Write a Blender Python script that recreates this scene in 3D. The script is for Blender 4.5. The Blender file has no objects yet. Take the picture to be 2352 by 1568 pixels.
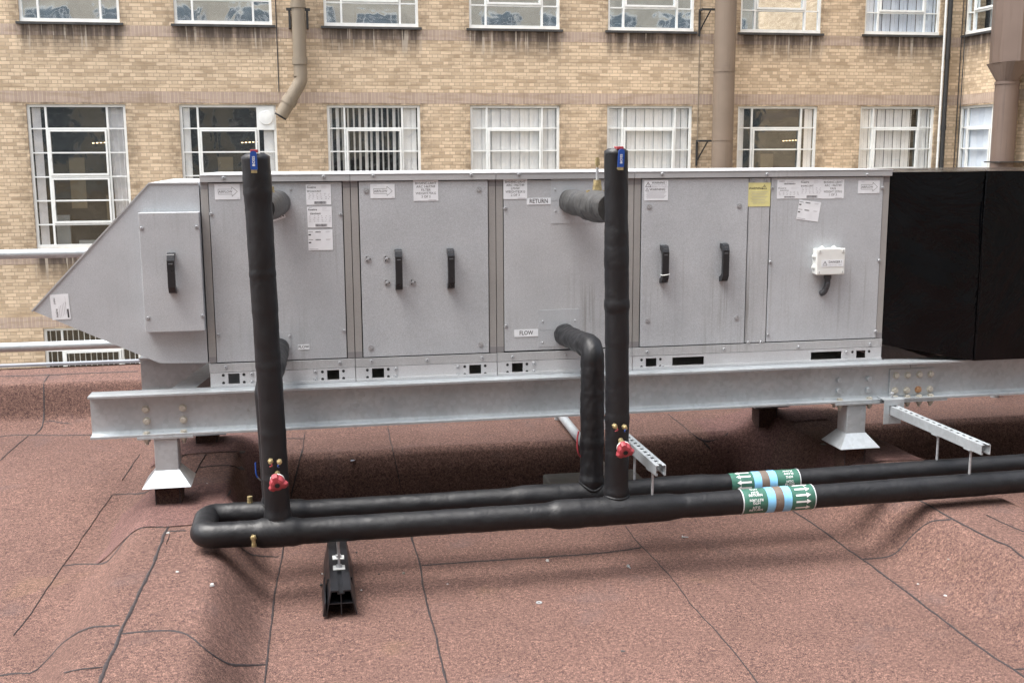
import bpy, math, random
from mathutils import Vector, Matrix, noise
R = math.radians
random.seed(7)
scene = bpy.context.scene
COL = scene.collection

# ---------------------------------------------------------------- camera
F_PX, PITCH, YAW, ROLL = 2526.03, 9.5946, -10.3836, -0.3109      # survey frame 2352 x 1568
CAM = Vector((0.434, -4.7, 1.5041))
_a, _b, _r = R(YAW), R(PITCH), R(ROLL)
FW = Vector((-math.sin(_a)*math.cos(_b), math.cos(_a)*math.cos(_b), -math.sin(_b)))
RT = FW.cross(Vector((0, 0, 1))).normalized()
UP = RT.cross(FW)
RX = RT*math.cos(_r) + UP*math.sin(_r)
UX = -RT*math.sin(_r) + UP*math.cos(_r)
cd = bpy.data.cameras.new('camera'); cam = bpy.data.objects.new('camera', cd); COL.objects.link(cam)
cd.sensor_width = 36; cd.lens = F_PX/2352*36; cd.clip_start = .05; cd.clip_end = 1000
m = Matrix((RX, UX, -FW)).transposed().to_4x4(); m.translation = CAM
cam.matrix_world = m
scene.camera = cam

# ---------------------------------------------------------------- sky, sun, exposure
SUN_EL, SUN_AZ = 68, 262
w = bpy.data.worlds.new('World'); scene.world = w; w.use_nodes = True
nt = w.node_tree; nt.nodes.clear()
sky = nt.nodes.new('ShaderNodeTexSky'); sky.sky_type = 'NISHITA'; sky.sun_disc = False
sky.sun_elevation = R(SUN_EL); sky.sun_rotation = R(SUN_AZ); sky.air_density = 1.0; sky.dust_density = 6.0; sky.ozone_density = 1.0
hs = nt.nodes.new('ShaderNodeHueSaturation'); hs.inputs['Saturation'].default_value = .36; hs.inputs['Value'].default_value = 1.0
bg = nt.nodes.new('ShaderNodeBackground'); bg.inputs['Strength'].default_value = .15
ow = nt.nodes.new('ShaderNodeOutputWorld')
nt.links.new(sky.outputs[0], hs.inputs['Color']); nt.links.new(hs.outputs[0], bg.inputs['Color']); nt.links.new(bg.outputs[0], ow.inputs['Surface'])
sl = bpy.data.lights.new('sun', 'SUN'); sl.energy = 1.15; sl.angle = R(42); sl.color = (1, .97, .93)
so = bpy.data.objects.new('sun', sl); COL.objects.link(so)
sd = Vector((math.sin(R(SUN_AZ))*math.cos(R(SUN_EL)), math.cos(R(SUN_AZ))*math.cos(R(SUN_EL)), math.sin(R(SUN_EL))))
so.rotation_euler = sd.to_track_quat('Z', 'Y').to_euler()
scene.view_settings.view_transform = 'Standard'; scene.view_settings.look = 'None'
scene.view_settings.exposure = 1.53; scene.view_settings.gamma = 1
scene.render.engine = 'CYCLES'

# ---------------------------------------------------------------- survey helpers
def ray(x, y): return FW + RX*((x-1176)/F_PX) + UX*((784-y)/F_PX)
def at(x, y, ax, v):
    d = ray(x, y); t = (v-CAM[ax])/d[ax]; return CAM + d*t

# ---------------------------------------------------------------- mesh builder
class MB:
    def __init__(s): s.v = []; s.f = []; s.m = []; s.sm = []
    def add(s, vs, fs, mi=0, smooth=False):
        o = len(s.v); s.v += [tuple(v) for v in vs]
        for f in fs: s.f.append([i+o for i in f]); s.m.append(mi); s.sm.append(smooth)
    def box(s, x0, x1, y0, y1, z0, z1, mi=0):
        s.hexa([(x0,y0,z0),(x1,y0,z0),(x1,y1,z0),(x0,y1,z0),(x0,y0,z1),(x1,y0,z1),(x1,y1,z1),(x0,y1,z1)], mi)
    def hexa(s, p, mi=0):
        s.add(p, [(0,3,2,1),(4,5,6,7),(0,1,5,4),(1,2,6,5),(2,3,7,6),(3,0,4,7)], mi)
    def prism(s, poly, fn, t0, t1, mi=0, smooth=False):
        """poly: 2-D outline, fn(u,v,t)->xyz"""
        n = len(poly)
        vs = [fn(u, v, t0) for u, v in poly] + [fn(u, v, t1) for u, v in poly]
        s.add(vs, [tuple(range(n))[::-1], tuple(range(n, 2*n))], mi)
        s.add(vs, [(i, (i+1) % n, n+(i+1) % n, n+i) for i in range(n)], mi, smooth)
    def cyl(s, p0, p1, r0, r1=None, n=16, mi=0, smooth=True, cap=True):
        r1 = r0 if r1 is None else r1
        p0 = Vector(p0); p1 = Vector(p1); d = (p1-p0).normalized()
        a = d.orthogonal().normalized(); b = d.cross(a)
        vs = []
        for p, r in ((p0, r0), (p1, r1)):
            for i in range(n):
                t = 2*math.pi*i/n; vs.append(p + a*(math.cos(t)*r) + b*(math.sin(t)*r))
        s.add(vs, [(i, (i+1) % n, n+(i+1) % n, n+i) for i in range(n)], mi, smooth)
        if cap: s.add(vs, [tuple(range(n))[::-1], tuple(range(n, 2*n))], mi)
    def sweep(s, pts, radf, n=16, mi=0, cap=True, smooth=True):
        """pts: list of Vector; radf(i, theta, s)->radius"""
        pts = [Vector(p) for p in pts]; k = len(pts); L = 0; rings = []
        t = (pts[1]-pts[0]).normalized(); a = t.orthogonal().normalized()
        if abs(t.z) < .9: a = Vector((0, 0, 1)); a = (a - t*a.dot(t)).normalized()
        for i in range(k):
            tn = (pts[min(i+1, k-1)]-pts[max(i-1, 0)]).normalized()
            a = (a - tn*a.dot(tn)).normalized(); b = tn.cross(a)
            if i: L += (pts[i]-pts[i-1]).length
            for j in range(n):
                th = 2*math.pi*j/n; r = radf(i, th, L)
                rings.append(pts[i] + a*(math.cos(th)*r) + b*(math.sin(th)*r))
        fs = [(i*n+j, i*n+(j+1) % n, (i+1)*n+(j+1) % n, (i+1)*n+j) for i in range(k-1) for j in range(n)]
        s.add(rings, fs, mi, smooth)
        if cap: s.add(rings, [tuple(range(n))[::-1], tuple(range((k-1)*n, k*n))], mi)
    def hexnut(s, c, d, r, h, mi=0):
        c = Vector(c); d = Vector(d).normalized(); s.cyl(c, c+d*h, r, r, 6, mi, False)
        s.cyl(c+d*h, c+d*(h*1.12), r*.82, r*.7, 12, mi, False)
    def text(s, txt, size, fn, mi=1, align='CENTER', sx=1.0, shear=0.0, bold=0.0):
        vs, fs = text_geo(txt, align, bold)
        s.add([fn((v[0]+shear*v[1])*size*sx, v[1]*size) for v in vs], fs, mi)
    def build(s, name, mats, parent=None, root=None, bevel=0):
        me = bpy.data.meshes.new(name)
        off = Vector(root.location) if root else Vector((0, 0, 0))
        me.from_pydata([tuple(Vector(v)-off) for v in s.v], [], s.f)
        for mt in (mats if isinstance(mats, (list, tuple)) else [mats]): me.materials.append(mt)
        for p, mi, sm in zip(me.polygons, s.m, s.sm): p.material_index = mi; p.use_smooth = sm
        me.update()
        o = bpy.data.objects.new(name, me); COL.objects.link(o)
        if parent: o.parent = parent
        if bevel:
            b = o.modifiers.new('bevel', 'BEVEL'); b.width = bevel; b.segments = 2; b.limit_method = 'ANGLE'; b.angle_limit = R(50)
        return o

_tc = {}
def text_geo(txt, align, bold=0.0):
    k = (txt, align, bold)
    if k not in _tc:
        c = bpy.data.curves.new('t', 'FONT'); c.body = txt; c.size = 1; c.align_x = align; c.align_y = 'CENTER'; c.resolution_u = 2
        c.offset = bold
        o = bpy.data.objects.new('t', c)
        me = bpy.data.meshes.new_from_object(o)
        _tc[k] = ([tuple(v.co) for v in me.vertices], [tuple(p.vertices) for p in me.polygons])
        bpy.data.objects.remove(o); bpy.data.curves.remove(c); bpy.data.meshes.remove(me)
    return _tc[k]

def tag(o, label=None, cat=None, group=None, kind=None):
    if label: o['label'] = label
    if cat: o['category'] = cat
    if group: o['group'] = group
    if kind: o['kind'] = kind
    return o
def thing(name, label, cat, loc=(0, 0, 0), group=None):
    o = bpy.data.objects.new(name, None); COL.objects.link(o); o.location = loc; o.empty_display_size = .1
    return tag(o, label, cat, group)
def inst(name, src, pos, parent, root, rot=None):
    o = bpy.data.objects.new(name, src.data); COL.objects.link(o); o.parent = parent
    o.location = Vector(pos) - Vector(root.location)
    if rot: o.rotation_euler = rot
    for md in src.modifiers:
        b = o.modifiers.new(md.name, md.type); b.width = md.width; b.segments = md.segments; b.limit_method = md.limit_method; b.angle_limit = md.angle_limit
    return o
class Src:      # mesh data waiting to be copied
    def __init__(s, mb, name, mats):
        me = bpy.data.meshes.new(name); me.from_pydata([tuple(v) for v in mb.v], [], mb.f)
        for mt in (mats if isinstance(mats, (list, tuple)) else [mats]): me.materials.append(mt)
        for p, mi, sm in zip(me.polygons, mb.m, mb.sm): p.material_index = mi; p.use_smooth = sm
        s.data = me; s.modifiers = []

# ---------------------------------------------------------------- materials
class NT:
    def __init__(s, name):
        s.mat = bpy.data.materials.new(name); s.mat.use_nodes = True; s.t = s.mat.node_tree
        s.b = s.t.nodes['Principled BSDF']; s.tc = s.n('ShaderNodeTexCoord')
    def n(s, t, **kw):
        x = s.t.nodes.new(t)
        for k, v in kw.items(): setattr(x, k, v)
        return x
    def l(s, a, b): s.t.links.new(a, b)
    def val(s, sock, v):
        if hasattr(v, 'links') or isinstance(v, bpy.types.NodeSocket): s.l(v, sock)
        else: sock.default_value = v
    def map(s, scale=(1, 1, 1), loc=(0, 0, 0), rot=(0, 0, 0), src=None):
        m = s.n('ShaderNodeMapping'); m.inputs['Scale'].default_value = scale; m.inputs['Location'].default_value = loc; m.inputs['Rotation'].default_value = rot
        s.l(src or s.tc.outputs['Object'], m.inputs['Vector']); return m.outputs[0]
    def noise(s, scale, detail=3, rough=.5, vec=None, dist=0):
        x = s.n('ShaderNodeTexNoise'); x.inputs['Scale'].default_value = scale; x.inputs['Detail'].default_value = detail
        x.inputs['Roughness'].default_value = rough; x.inputs['Distortion'].default_value = dist
        s.l(vec or s.tc.outputs['Object'], x.inputs['Vector']); return x.outputs['Fac']
    def ramp(s, fac, stops, interp='LINEAR'):
        x = s.n('ShaderNodeValToRGB'); x.color_ramp.interpolation = interp; e = x.color_ramp.elements
        while len(e) < len(stops): e.new(.5)
        for i, (p, c) in enumerate(stops):
            e[i].position = p; e[i].color = (c, c, c, 1) if isinstance(c, (int, float)) else (*c, 1)
        s.l(fac, x.inputs[0]); return x.outputs[0]
    def mix(s, fac, a, b, mode='MIX'):
        x = s.n('ShaderNodeMix', data_type='RGBA', blend_type=mode)
        s.val(x.inputs[0], fac)
        for sock, v in ((x.inputs[6], a), (x.inputs[7], b)):
            if isinstance(v, tuple): sock.default_value = (*v, 1) if len(v) == 3 else v
            else: s.l(v, sock)
        return x.outputs[2]
    def math(s, op, a, b=0.0, c=0.0, clamp=False):
        x = s.n('ShaderNodeMath', operation=op); x.use_clamp = clamp
        s.val(x.inputs[0], a); s.val(x.inputs[1], b)
        if op in ('MULTIPLY_ADD', 'SMOOTH_MIN'): s.val(x.inputs[2], c)
        return x.outputs[0]
    def mr(s, v, a, b, c=0.0, d=1.0, interp='SMOOTHSTEP'):
        x = s.n('ShaderNodeMapRange', interpolation_type=interp)
        s.l(v, x.inputs[0])
        for i, k in enumerate((a, b, c, d)): x.inputs[i+1].default_value = k
        return x.outputs[0]
    def sep(s, src=None):
        x = s.n('ShaderNodeSeparateXYZ'); s.l(src or s.tc.outputs['Object'], x.inputs[0]); return x.outputs
    def comb(s, x, y, z=0.0):
        c = s.n('ShaderNodeCombineXYZ'); s.val(c.inputs[0], x); s.val(c.inputs[1], y); s.val(c.inputs[2], z); return c.outputs[0]
    def bump(s, h, strength=.3, dist=.01):
        x = s.n('ShaderNodeBump'); x.inputs['Strength'].default_value = strength; x.inputs['Distance'].default_value = dist
        s.l(h, x.inputs['Height']); s.l(x.outputs[0], s.b.inputs['Normal']); return x
    def set(s, col=None, rough=None, metal=None, spec=None):
        for k, v in (('Base Color', col), ('Roughness', rough), ('Metallic', metal), ('Specular IOR Level', spec)):
            if v is None: continue
            if isinstance(v, tuple): v = (*v, 1)
            s.val(s.b.inputs[k], v)
        return s.mat

def simple(name, col, rough=.5, metal=0, var=.12, vs=30, bump=0.0, spec=None):
    n = NT(name); f = n.noise(vs, 4)
    lo = tuple(c*(1-var) for c in col); hi = tuple(min(1, c*(1+var)) for c in col)
    c = n.ramp(f, [(.3, lo), (.7, hi)])
    if bump: n.bump(n.noise(vs*4, 3), bump, .002)
    r = n.ramp(n.noise(vs*.7, 3), [(.3, max(0, rough-.08)), (.7, min(1, rough+.08))])
    return n.set(c, r, metal, spec)

def mk_zinc(name, base, metal=.25, rough=.5, streak=.0, spang=.5, dirt=.0):
    n = NT(name)
    sp = n.noise(420, 2, .7); big = n.noise(6, 4)
    c = n.ramp(sp, [(.32, tuple(x*(1-.16*spang*2) for x in base)), (.5, base), (.68, tuple(min(1, x*(1+.16*spang*2)) for x in base))])
    c = n.mix(1.0, c, n.ramp(big, [(.3, .93), (.7, 1.05)]), 'MULTIPLY')
    oi = n.n('ShaderNodeObjectInfo'); c = n.mix(1.0, c, n.ramp(oi.outputs['Random'], [(0, .95), (1, 1.04)]), 'MULTIPLY')
    if streak:
        v = n.noise(1, 4, .65, n.map((60, 60, 1.6)))
        x = n.noise(1.7, 2)
        k = n.math('MULTIPLY', n.mr(v, .5, .72), n.mr(x, .45, .7))
        c = n.mix(n.math('MULTIPLY', k, streak), c, (.16, .15, .13))
    if dirt:
        d = n.mr(n.noise(9, 5, .7), .5, .75)
        c = n.mix(n.math('MULTIPLY', d, dirt), c, (.2, .19, .17))
    n.bump(n.noise(300, 2), .06, .001)
    return n.set(c, n.ramp(n.noise(40, 3), [(.3, rough-.08), (.7, rough+.08)]), metal)

M = {}
M['zinc'] = mk_zinc('zinc_panel', (.465, .49, .515), .15, .5, .34, .7)
M['zinc_streaked'] = mk_zinc('zinc_panel_with_drips', (.46, .48, .50), .15, .5, .6, .7)
M['zinc_frame'] = mk_zinc('zinc_frame_profile', (.34, .335, .325), .2, .5, .2, .3)
M['zinc_rail'] = mk_zinc('zinc_rail', (.43, .44, .45), .2, .48, .45, .5)
M['zinc_lid'] = mk_zinc('zinc_lid', (.50, .51, .525), .2, .45, .1, .4)
M['cap'] = mk_zinc('corner_cap', (.24, .235, .24), .1, .6, 0, .3)
M['recess'] = simple('dark_recess', (.012, .012, .013), .8)  # near black that paints in the shade of gaps, sockets and openings
M['black'] = simple('black_plastic', (.014, .015, .018), .32, 0, .2, 40)
M['rubber'] = simple('black_rubber', (.012, .013, .016), .38, 0, .4, 18, .1)
M['steel'] = simple('bright_zinc_fastener', (.42, .44, .46), .35, .35, .2, 90)
M['bolt'] = simple('galvanised_bolt', (.50, .48, .42), .42, .4, .25, 60)
M['bolt_rust'] = simple('rusty_bolt', (.38, .22, .12), .6, .3, .35, 60)
M['brass'] = simple('brass', (.42, .34, .18), .38, .6, .25, 80)
M['red'] = simple('red_plastic', (.30, .040, .050), .38, 0, .1, 30)
M['blue'] = simple('blue_sleeve', (.012, .06, .28), .35, 0, .1, 30)
M['white_pl'] = simple('white_plastic', (.72, .74, .72), .4, 0, .04, 20)
M['paper'] = simple('white_sticker', (.76, .79, .82), .4, 0, .05, 25)
M['yellow'] = simple('yellow_sticker', (.70, .66, .30), .45, 0, .12, 22)
M['ink'] = simple('black_ink', (.03, .03, .035), .5)
M['ink2'] = simple('grey_ink', (.36, .36, .39), .5)
M['white_ink'] = simple('white_print', (.75, .76, .76), .4)
M['green'] = simple('green_band', (.045, .135, .10), .22, 0, .25, 14)
M['lblue'] = simple('light_blue_band', (.22, .52, .80), .25, 0, .12, 18)
M['brownb'] = simple('brown_band', (.17, .135, .11), .3, 0, .25, 18)
M['clear'] = simple('clear_tape_edge', (.55, .58, .6), .3)
M['white_paint'] = simple('white_window_paint', (.80, .82, .80), .45, 0, .06, 6)
M['sill'] = simple('dark_sill', (.05, .05, .05), .6, 0, .3, 8)
M['blind'] = simple('blind_fabric', (.90, .90, .88), .8, 0, .04, 3)
M['bluish'] = simple('bluish_blind', (.72, .80, .90), .8, 0, .04, 3)
M['curtain'] = simple('curtain_fabric', (.66, .65, .65), .85, 0, .1, 5)
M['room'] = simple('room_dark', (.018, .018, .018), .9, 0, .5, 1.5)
M['interior_wall'] = simple('room_wall', (.14, .115, .075), .9, 0, .2, 1.5)
M['cab'] = simple('cabinet_grey', (.22, .24, .24), .6, 0, .1, 3)
M['slab'] = simple('grey_rubber_weight', (.17, .165, .145), .8, 0, .2, 12, .2)
M['conduit'] = simple('grey_conduit', (.05, .05, .055), .5)
M['chalk'] = simple('pale_scrap', (.38, .38, .37), .7, 0, .15, 60)
M['tin'] = simple('flashing_metal', (.33, .36, .40), .4, .4, .1, 8)
M['dirt'] = simple('dark_scrap', (.03, .03, .03), .7)

def mk_galv():
    n = NT('galvanised_steel')
    v = n.n('ShaderNodeTexVoronoi'); v.inputs['Scale'].default_value = 55; n.l(n.map((1, 1, 1)), v.inputs['Vector'])
    a = n.ramp(v.outputs['Color'], [(.0, .90), (1, 1.07)])
    b = n.ramp(n.noise(5, 5, .6), [(.3, (.40, .435, .46)), (.7, (.50, .54, .565))])
    c = n.mix(1, b, a, 'MULTIPLY')
    c = n.mix(n.math('MULTIPLY', n.mr(n.noise(22, 6, .75), .62, .74), .5), c, (.25, .24, .22))
    n.bump(n.noise(35, 3), .12, .003)
    return n.set(c, n.ramp(n.noise(18, 4), [(.3, .34), (.7, .5)]), .45)
M['galv'] = mk_galv()

def mk_wrap():
    n = NT('black_foil_wrap')
    c = n.ramp(n.noise(7, 5, .6), [(.3, (.003, .0032, .0045)), (.75, (.0065, .007, .009))])
    c = n.mix(n.math('MULTIPLY', n.mr(n.noise(55, 5, .8), .62, .78), .35), c, (.035, .035, .04))
    w1 = n.noise(9, 5, .62, n.map((1, 1, .55)), .8)
    w2 = n.noise(70, 3, .6)
    h = n.math('MULTIPLY_ADD', w2, .12, w1)
    n.bump(h, .24, .02)
    return n.set(c, n.ramp(n.noise(12, 4), [(.3, .40), (.7, .58)]), 0, .48)
M['wrap'] = mk_wrap()

def mk_arm():
    n = NT('stretched_tape_wrap')
    c = n.ramp(n.noise(1, 4, .6, n.map((9, 40, 9))), [(.3, (.018, .018, .018)), (.7, (.055, .055, .053))])
    n.bump(n.noise(1, 4, .6, n.map((16, 60, 16)), .6), .4, .01)
    return n.set(c, .5, 0, .5)
M['arm'] = mk_arm()

def mk_poly():
    n = NT('black_polythene')
    h = n.noise(2.2, 6, .6, n.map((1, 1, .8)), 1.2)
    h2 = n.noise(14, 5, .6, n.map((1, 1, .35)), .5)
    n.bump(n.math('MULTIPLY_ADD', h2, .12, h), .5, .05)
    c = n.ramp(n.noise(6, 4), [(.3, (.001, .0012, .0018)), (.8, (.003, .0035, .0045))])
    return n.set(c, n.ramp(n.noise(5, 4), [(.35, .10), (.7, .24)]), 0, .20)
M['poly'] = mk_poly()

def mk_felt(name, lo, mid, hi):
    n = NT(name)
    g = n.noise(400, 2, .75); g2 = n.noise(70, 4, .7)
    f = n.math('ADD', n.math('MULTIPLY', g, .72), n.math('MULTIPLY', g2, .28))
    c = n.ramp(f, [(.38, lo), (.495, mid), (.615, hi)])
    big = n.noise(1.6, 5, .6); mid_ = n.noise(9, 4, .6)
    c = n.mix(1, c, n.ramp(big, [(.3, .88), (.7, 1.08)]), 'MULTIPLY')
    c = n.mix(1, c, n.ramp(mid_, [(.3, .93), (.7, 1.06)]), 'MULTIPLY')
    c = n.mix(n.math('MULTIPLY', n.mr(n.noise(2.6, 3, .5, n.map((1, 1, 1), (7, 3, 0))), .68, .76), .12), c, (.20, .13, .06))
    c = n.mix(n.math('MULTIPLY', n.mr(n.noise(3.4, 4, .6, n.map((1, 1, 1), (2, 9, 0))), .58, .72), .3), c, (.10, .075, .075))
    c = n.mix(n.math('MULTIPLY', n.mr(n.noise(1.1, 6, .7, n.map((1, .5, 1), (4, 4, 0))), .55, .80), .20), c, (.24, .165, .145))
    c = n.mix(n.math('MULTIPLY', n.mr(n.noise(5, 6, .75, n.map((1, 1, 1), (8, 1, 0))), .60, .70), .35), c, (.06, .042, .04))
    n.bump(f, .45, .006)
    return n.set(c, .9, 0, .2)
M['felt'] = mk_felt('mineral_felt', (.018, .011, .013), (.096, .0545, .048), (.325, .195, .147))
M['felt_new'] = mk_felt('mineral_felt_patch', (.024, .014, .017), (.110, .059, .055), (.28, .165, .135))
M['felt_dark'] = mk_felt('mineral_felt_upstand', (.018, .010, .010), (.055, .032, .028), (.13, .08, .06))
M['bitumen'] = simple('bitumen_bleed', (.022, .016, .017), .7, 0, .5, 90, .3)

# brick --------------------------------------------------------------
XL = [at(*p)[0] for p in ((58.8,239,1,22.245),(410.2,236,1,22.245),(749.9,233,1,22.245),(1079.7,233.4,1,22.245),(1394.9,235,1,22.245),(1695.7,240,1,22.245),(1977.7,243,1,22.245))]
XR = [at(*p)[0] for p in ((287,236.5,1,22.245),(632.4,234,1,22.245),(964.6,233,1,22.245),(1285.9,233.4,1,22.245),(1590.8,237.6,1,22.245),(1878.9,241,1,22.245),(2148.6,244.4,1,22.245))]
def mk_brick(name, axis, kind='wall', xs=None):
    n = NT(name); geo = n.n('ShaderNodeNewGeometry'); n.tc = type('P', (), {'outputs': {'Object': geo.outputs['Position']}})(); o = n.sep()
    u = o['X'] if axis == 'x' else o['Y']; z = o['Z']
    wob = n.math('MULTIPLY_ADD', n.noise(14, 2), .012, -.006)
    br = n.n('ShaderNodeTexBrick')
    if kind == 'wall':
        n.l(n.comb(u, n.math('ADD', n.math('ADD', z, wob), -2.993)), br.inputs['Vector'])
        br.inputs['Brick Width'].default_value = .262; br.inputs['Row Height'].default_value = .0816; br.inputs['Mortar Size'].default_value = .008
        br.offset = .5; br.offset_frequency = 2; br.squash = .5; br.squash_frequency = 2
        c1, c2 = (.37, .275, .180), (.69, .55, .39)
    else:
        n.l(n.comb(u, n.math('ADD', z, .1)), br.inputs['Vector'])
        br.inputs['Brick Width'].default_value = .087; br.inputs['Row Height'].default_value = 5; br.inputs['Mortar Size'].default_value = .011
        br.offset = 0; br.squash = 1
        c1, c2 = (.37, .285, .235), (.45, .355, .295)
    br.inputs['Mortar Smooth'].default_value = .3
    br.inputs['Color1'].default_value = (*c1, 1); br.inputs['Color2'].default_value = (*c2, 1)
    br.inputs['Mortar'].default_value = (.42, .335, .245, 1) if kind == 'wall' else (.52, .42, .32, 1)
    br.inputs['Bias'].default_value = .30
    br.inputs['Scale'].default_value = 1
    c = br.outputs['Color']
    # cold/dark patches that follow groups of bricks and the joints' shadow
    rows = n.noise(1, 3, .6, n.map((1.4, 1.4, 9)))
    c = n.mix(n.math('MULTIPLY', n.mr(rows, .48, .66), .42), c, (.30, .22, .14))
    c = n.mix(1, c, n.ramp(n.noise(.55, 4, .6), [(.3, .88), (.7, 1.10)]), 'MULTIPLY')
    c = n.mix(n.math('MULTIPLY', n.mr(n.noise(26, 5, .75), .58, .75), .35), c, (.12, .09, .06))
    if xs:
        lo, hi = min(p for q in xs for p in q)-1, max(p for q in xs for p in q)+1
        t = n.mr(u, lo, hi, interp='LINEAR'); g = lambda x: min(1, max(0, (x-lo)/(hi-lo)))
        st = [(0, 0)]
        for a, b in xs: st += [(g(a-.12), 0), (g(a+.05), 1), (g(b-.05), 1), (g(b+.12), 0)]
        inw = n.ramp(t, st)
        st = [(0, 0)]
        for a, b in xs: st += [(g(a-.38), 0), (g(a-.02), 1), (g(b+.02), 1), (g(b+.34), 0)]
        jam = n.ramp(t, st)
        streak = n.noise(1, 4, .6, n.map((7, 7, .7)))
        for zt, zl in ((4.45, 3.62), (-.66, -1.6)):
            below = n.math('MULTIPLY', n.mr(z, zl, zt-.02, 0, 1), n.math('LESS_THAN', z, zt+.02))
            k = n.math('MULTIPLY', inw, n.math('MULTIPLY', below, n.mr(streak, .25, .6, .35, 1)))
            c = n.mix(n.math('MULTIPLY', k, .93), c, (.045, .036, .032))
            drip = n.noise(1, 2, .5, n.map((9.5, 9.5, .45), (3.3, 0, 0)))
            d = n.math('MULTIPLY', n.math('MULTIPLY', inw, n.mr(z, zl+.15, zt-.25, 0, 1)), n.math('MULTIPLY', n.mr(drip, .60, .66), n.math('LESS_THAN', z, zt+.02)))
            c = n.mix(n.math('MULTIPLY', d, .7), c, (.52, .46, .38))
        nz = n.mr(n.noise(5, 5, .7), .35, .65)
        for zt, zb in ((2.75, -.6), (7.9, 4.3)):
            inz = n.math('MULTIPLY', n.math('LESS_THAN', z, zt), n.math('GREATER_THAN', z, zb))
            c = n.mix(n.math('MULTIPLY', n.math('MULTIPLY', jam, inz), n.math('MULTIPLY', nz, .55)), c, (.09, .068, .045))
    n.bump(n.math('ADD', n.math('MULTIPLY', br.outputs['Fac'], -1), n.math('MULTIPLY', n.noise(30, 4), .5)), .5, .02)
    return n.set(c, .9, 0, .2)
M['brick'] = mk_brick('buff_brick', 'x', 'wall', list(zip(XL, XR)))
M['soldier'] = mk_brick('purple_soldier_course', 'x', 'band', list(zip(XL, XR)))
WY = [(20.33, 22.42-.35)]
M['brick_y'] = mk_brick('buff_brick_return', 'y', 'wall', [(20.45, 22.10)])
M['soldier_y'] = mk_brick('purple_soldier_course_return', 'y', 'band', [(20.45, 22.10)])

def mk_glass(name, refl, tint=(.9, .95, .94), wav=.5):
    n = NT(name); n.t.nodes.remove(n.b)
    gl = n.n('ShaderNodeBsdfGlossy'); gl.inputs['Roughness'].default_value = .03; gl.inputs['Color'].default_value = (*tint, 1)
    tr = n.n('ShaderNodeBsdfTransparent'); tr.inputs['Color'].default_value = (.98, .98, .98, 1)
    mx = n.n('ShaderNodeMixShader'); mx.inputs[0].default_value = refl
    bp = n.n('ShaderNodeBump'); bp.inputs['Strength'].default_value = wav; bp.inputs['Distance'].default_value = .02
    n.l(n.noise(1.6, 2, .4, None, .6), bp.inputs['Height']); n.l(bp.outputs[0], gl.inputs['Normal'])
    n.l(tr.outputs[0], mx.inputs[1]); n.l(gl.outputs[0], mx.inputs[2])
    n.l(mx.outputs[0], n.t.nodes['Material Output'].inputs['Surface'])
    return n.mat
M['glass'] = mk_glass('window_glass', .08)
M['glass_hi'] = mk_glass('mirror_like_window_glass', .72, (.90, .96, 1.0), .18)

def mk_duct(name, col):
    n = NT(name)
    c = n.ramp(n.noise(1.2, 4), [(.3, tuple(x*.9 for x in col)), (.7, tuple(x*1.1 for x in col))])
    c = n.mix(n.math('MULTIPLY', n.mr(n.noise(1, 4, .6, n.map((12, 12, .5))), .55, .72), .35), c, tuple(x*.55 for x in col))
    n.bump(n.noise(3, 3), .1, .01)
    return n.set(c, .5, 0, .3)
M['duct'] = mk_duct('taupe_painted_duct', (.21, .165, .128))
M['duct2'] = mk_duct('olive_taupe_pipe', (.25, .21, .16))
M['duct3'] = mk_duct('brown_painted_duct', (.150, .112, .094))
M['opp'] = simple('pale_weathered_wall', (.48, .44, .36), .9, 0, .15, 1)
M['opane'] = simple('dark_pane', (.17, .21, .235), .2, 0, .4, .6)
M['ground'] = simple('courtyard_paving', (.13, .125, .12), .9, 0, .2, 1)
M['lamp'] = NT('ceiling_lamp_glow').mat
_b = M['lamp'].node_tree.nodes['Principled BSDF']; _b.inputs['Emission Color'].default_value = (1, .72, .35, 1); _b.inputs['Emission Strength'].default_value = 1.6

# ================================================================ SETTING
# roof surface ------------------------------------------------------
def sst(a, b, x):
    t = min(1, max(0, (x-a)/(b-a))); return t*t*(3-2*t)
RL, RR = -.10, 3.08
def H(x, y):
    back = sst(.63, .88, y)
    front = 1 - sst(-.10, .05, y)
    base = -.80 + .80*back + .685*front
    out = sst(RL-.03, RL+.03, x)                                   # no sump left of the first ridge
    flat = -.07 + .07*sst(-.4, 1.2, y)
    base = flat*(1-out) + base*out
    yy = y
    rl = 1 - sst(.14, .36, abs(x-RL)); rr = 1 - sst(.16, .42, abs(x-RR))
    top = .065 - .055*sst(.9, 1.5, y) + .01
    h = base + (top-base)*max(rl, rr)
    h += .035*sst(0, 1, 1-abs(y-.83)/.28)*(max(rl, rr))          # swelling at the rear feet
    h += .006*noise.noise(Vector((x*2.1, y*2.1, 3))) + .002*noise.noise(Vector((x*9, y*9, 1)))
    # parapet: cove, face, rounded top
    if y > 1.66:
        h += .03*sst(1.66, 1.80, y) + .20*sst(1.78, 1.88, y) + .02*sst(1.88, 2.2, y)
    return h
def frange(a, b, s):
    o = []; x = a
    while x < b-1e-6: o.append(x); x += s
    return o
gx = frange(-16, -2.2, .6) + frange(-2.2, 4.6, .025) + frange(4.6, 16.1, .6)
gy = frange(-9, -2.6, .4) + frange(-2.6, 1.66, .03) + frange(1.66, 1.92, .012) + frange(1.92, 2.30, .06)
mb = MB(); nx, ny = len(gx), len(gy)
mb.add([(x, y, H(x, y)) for y in gy for x in gx], [(j*nx+i, j*nx+i+1, (j+1)*nx+i+1, (j+1)*nx+i) for j in range(ny-1) for i in range(nx-1)], 0, True)
ye = gy[-1]
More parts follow.
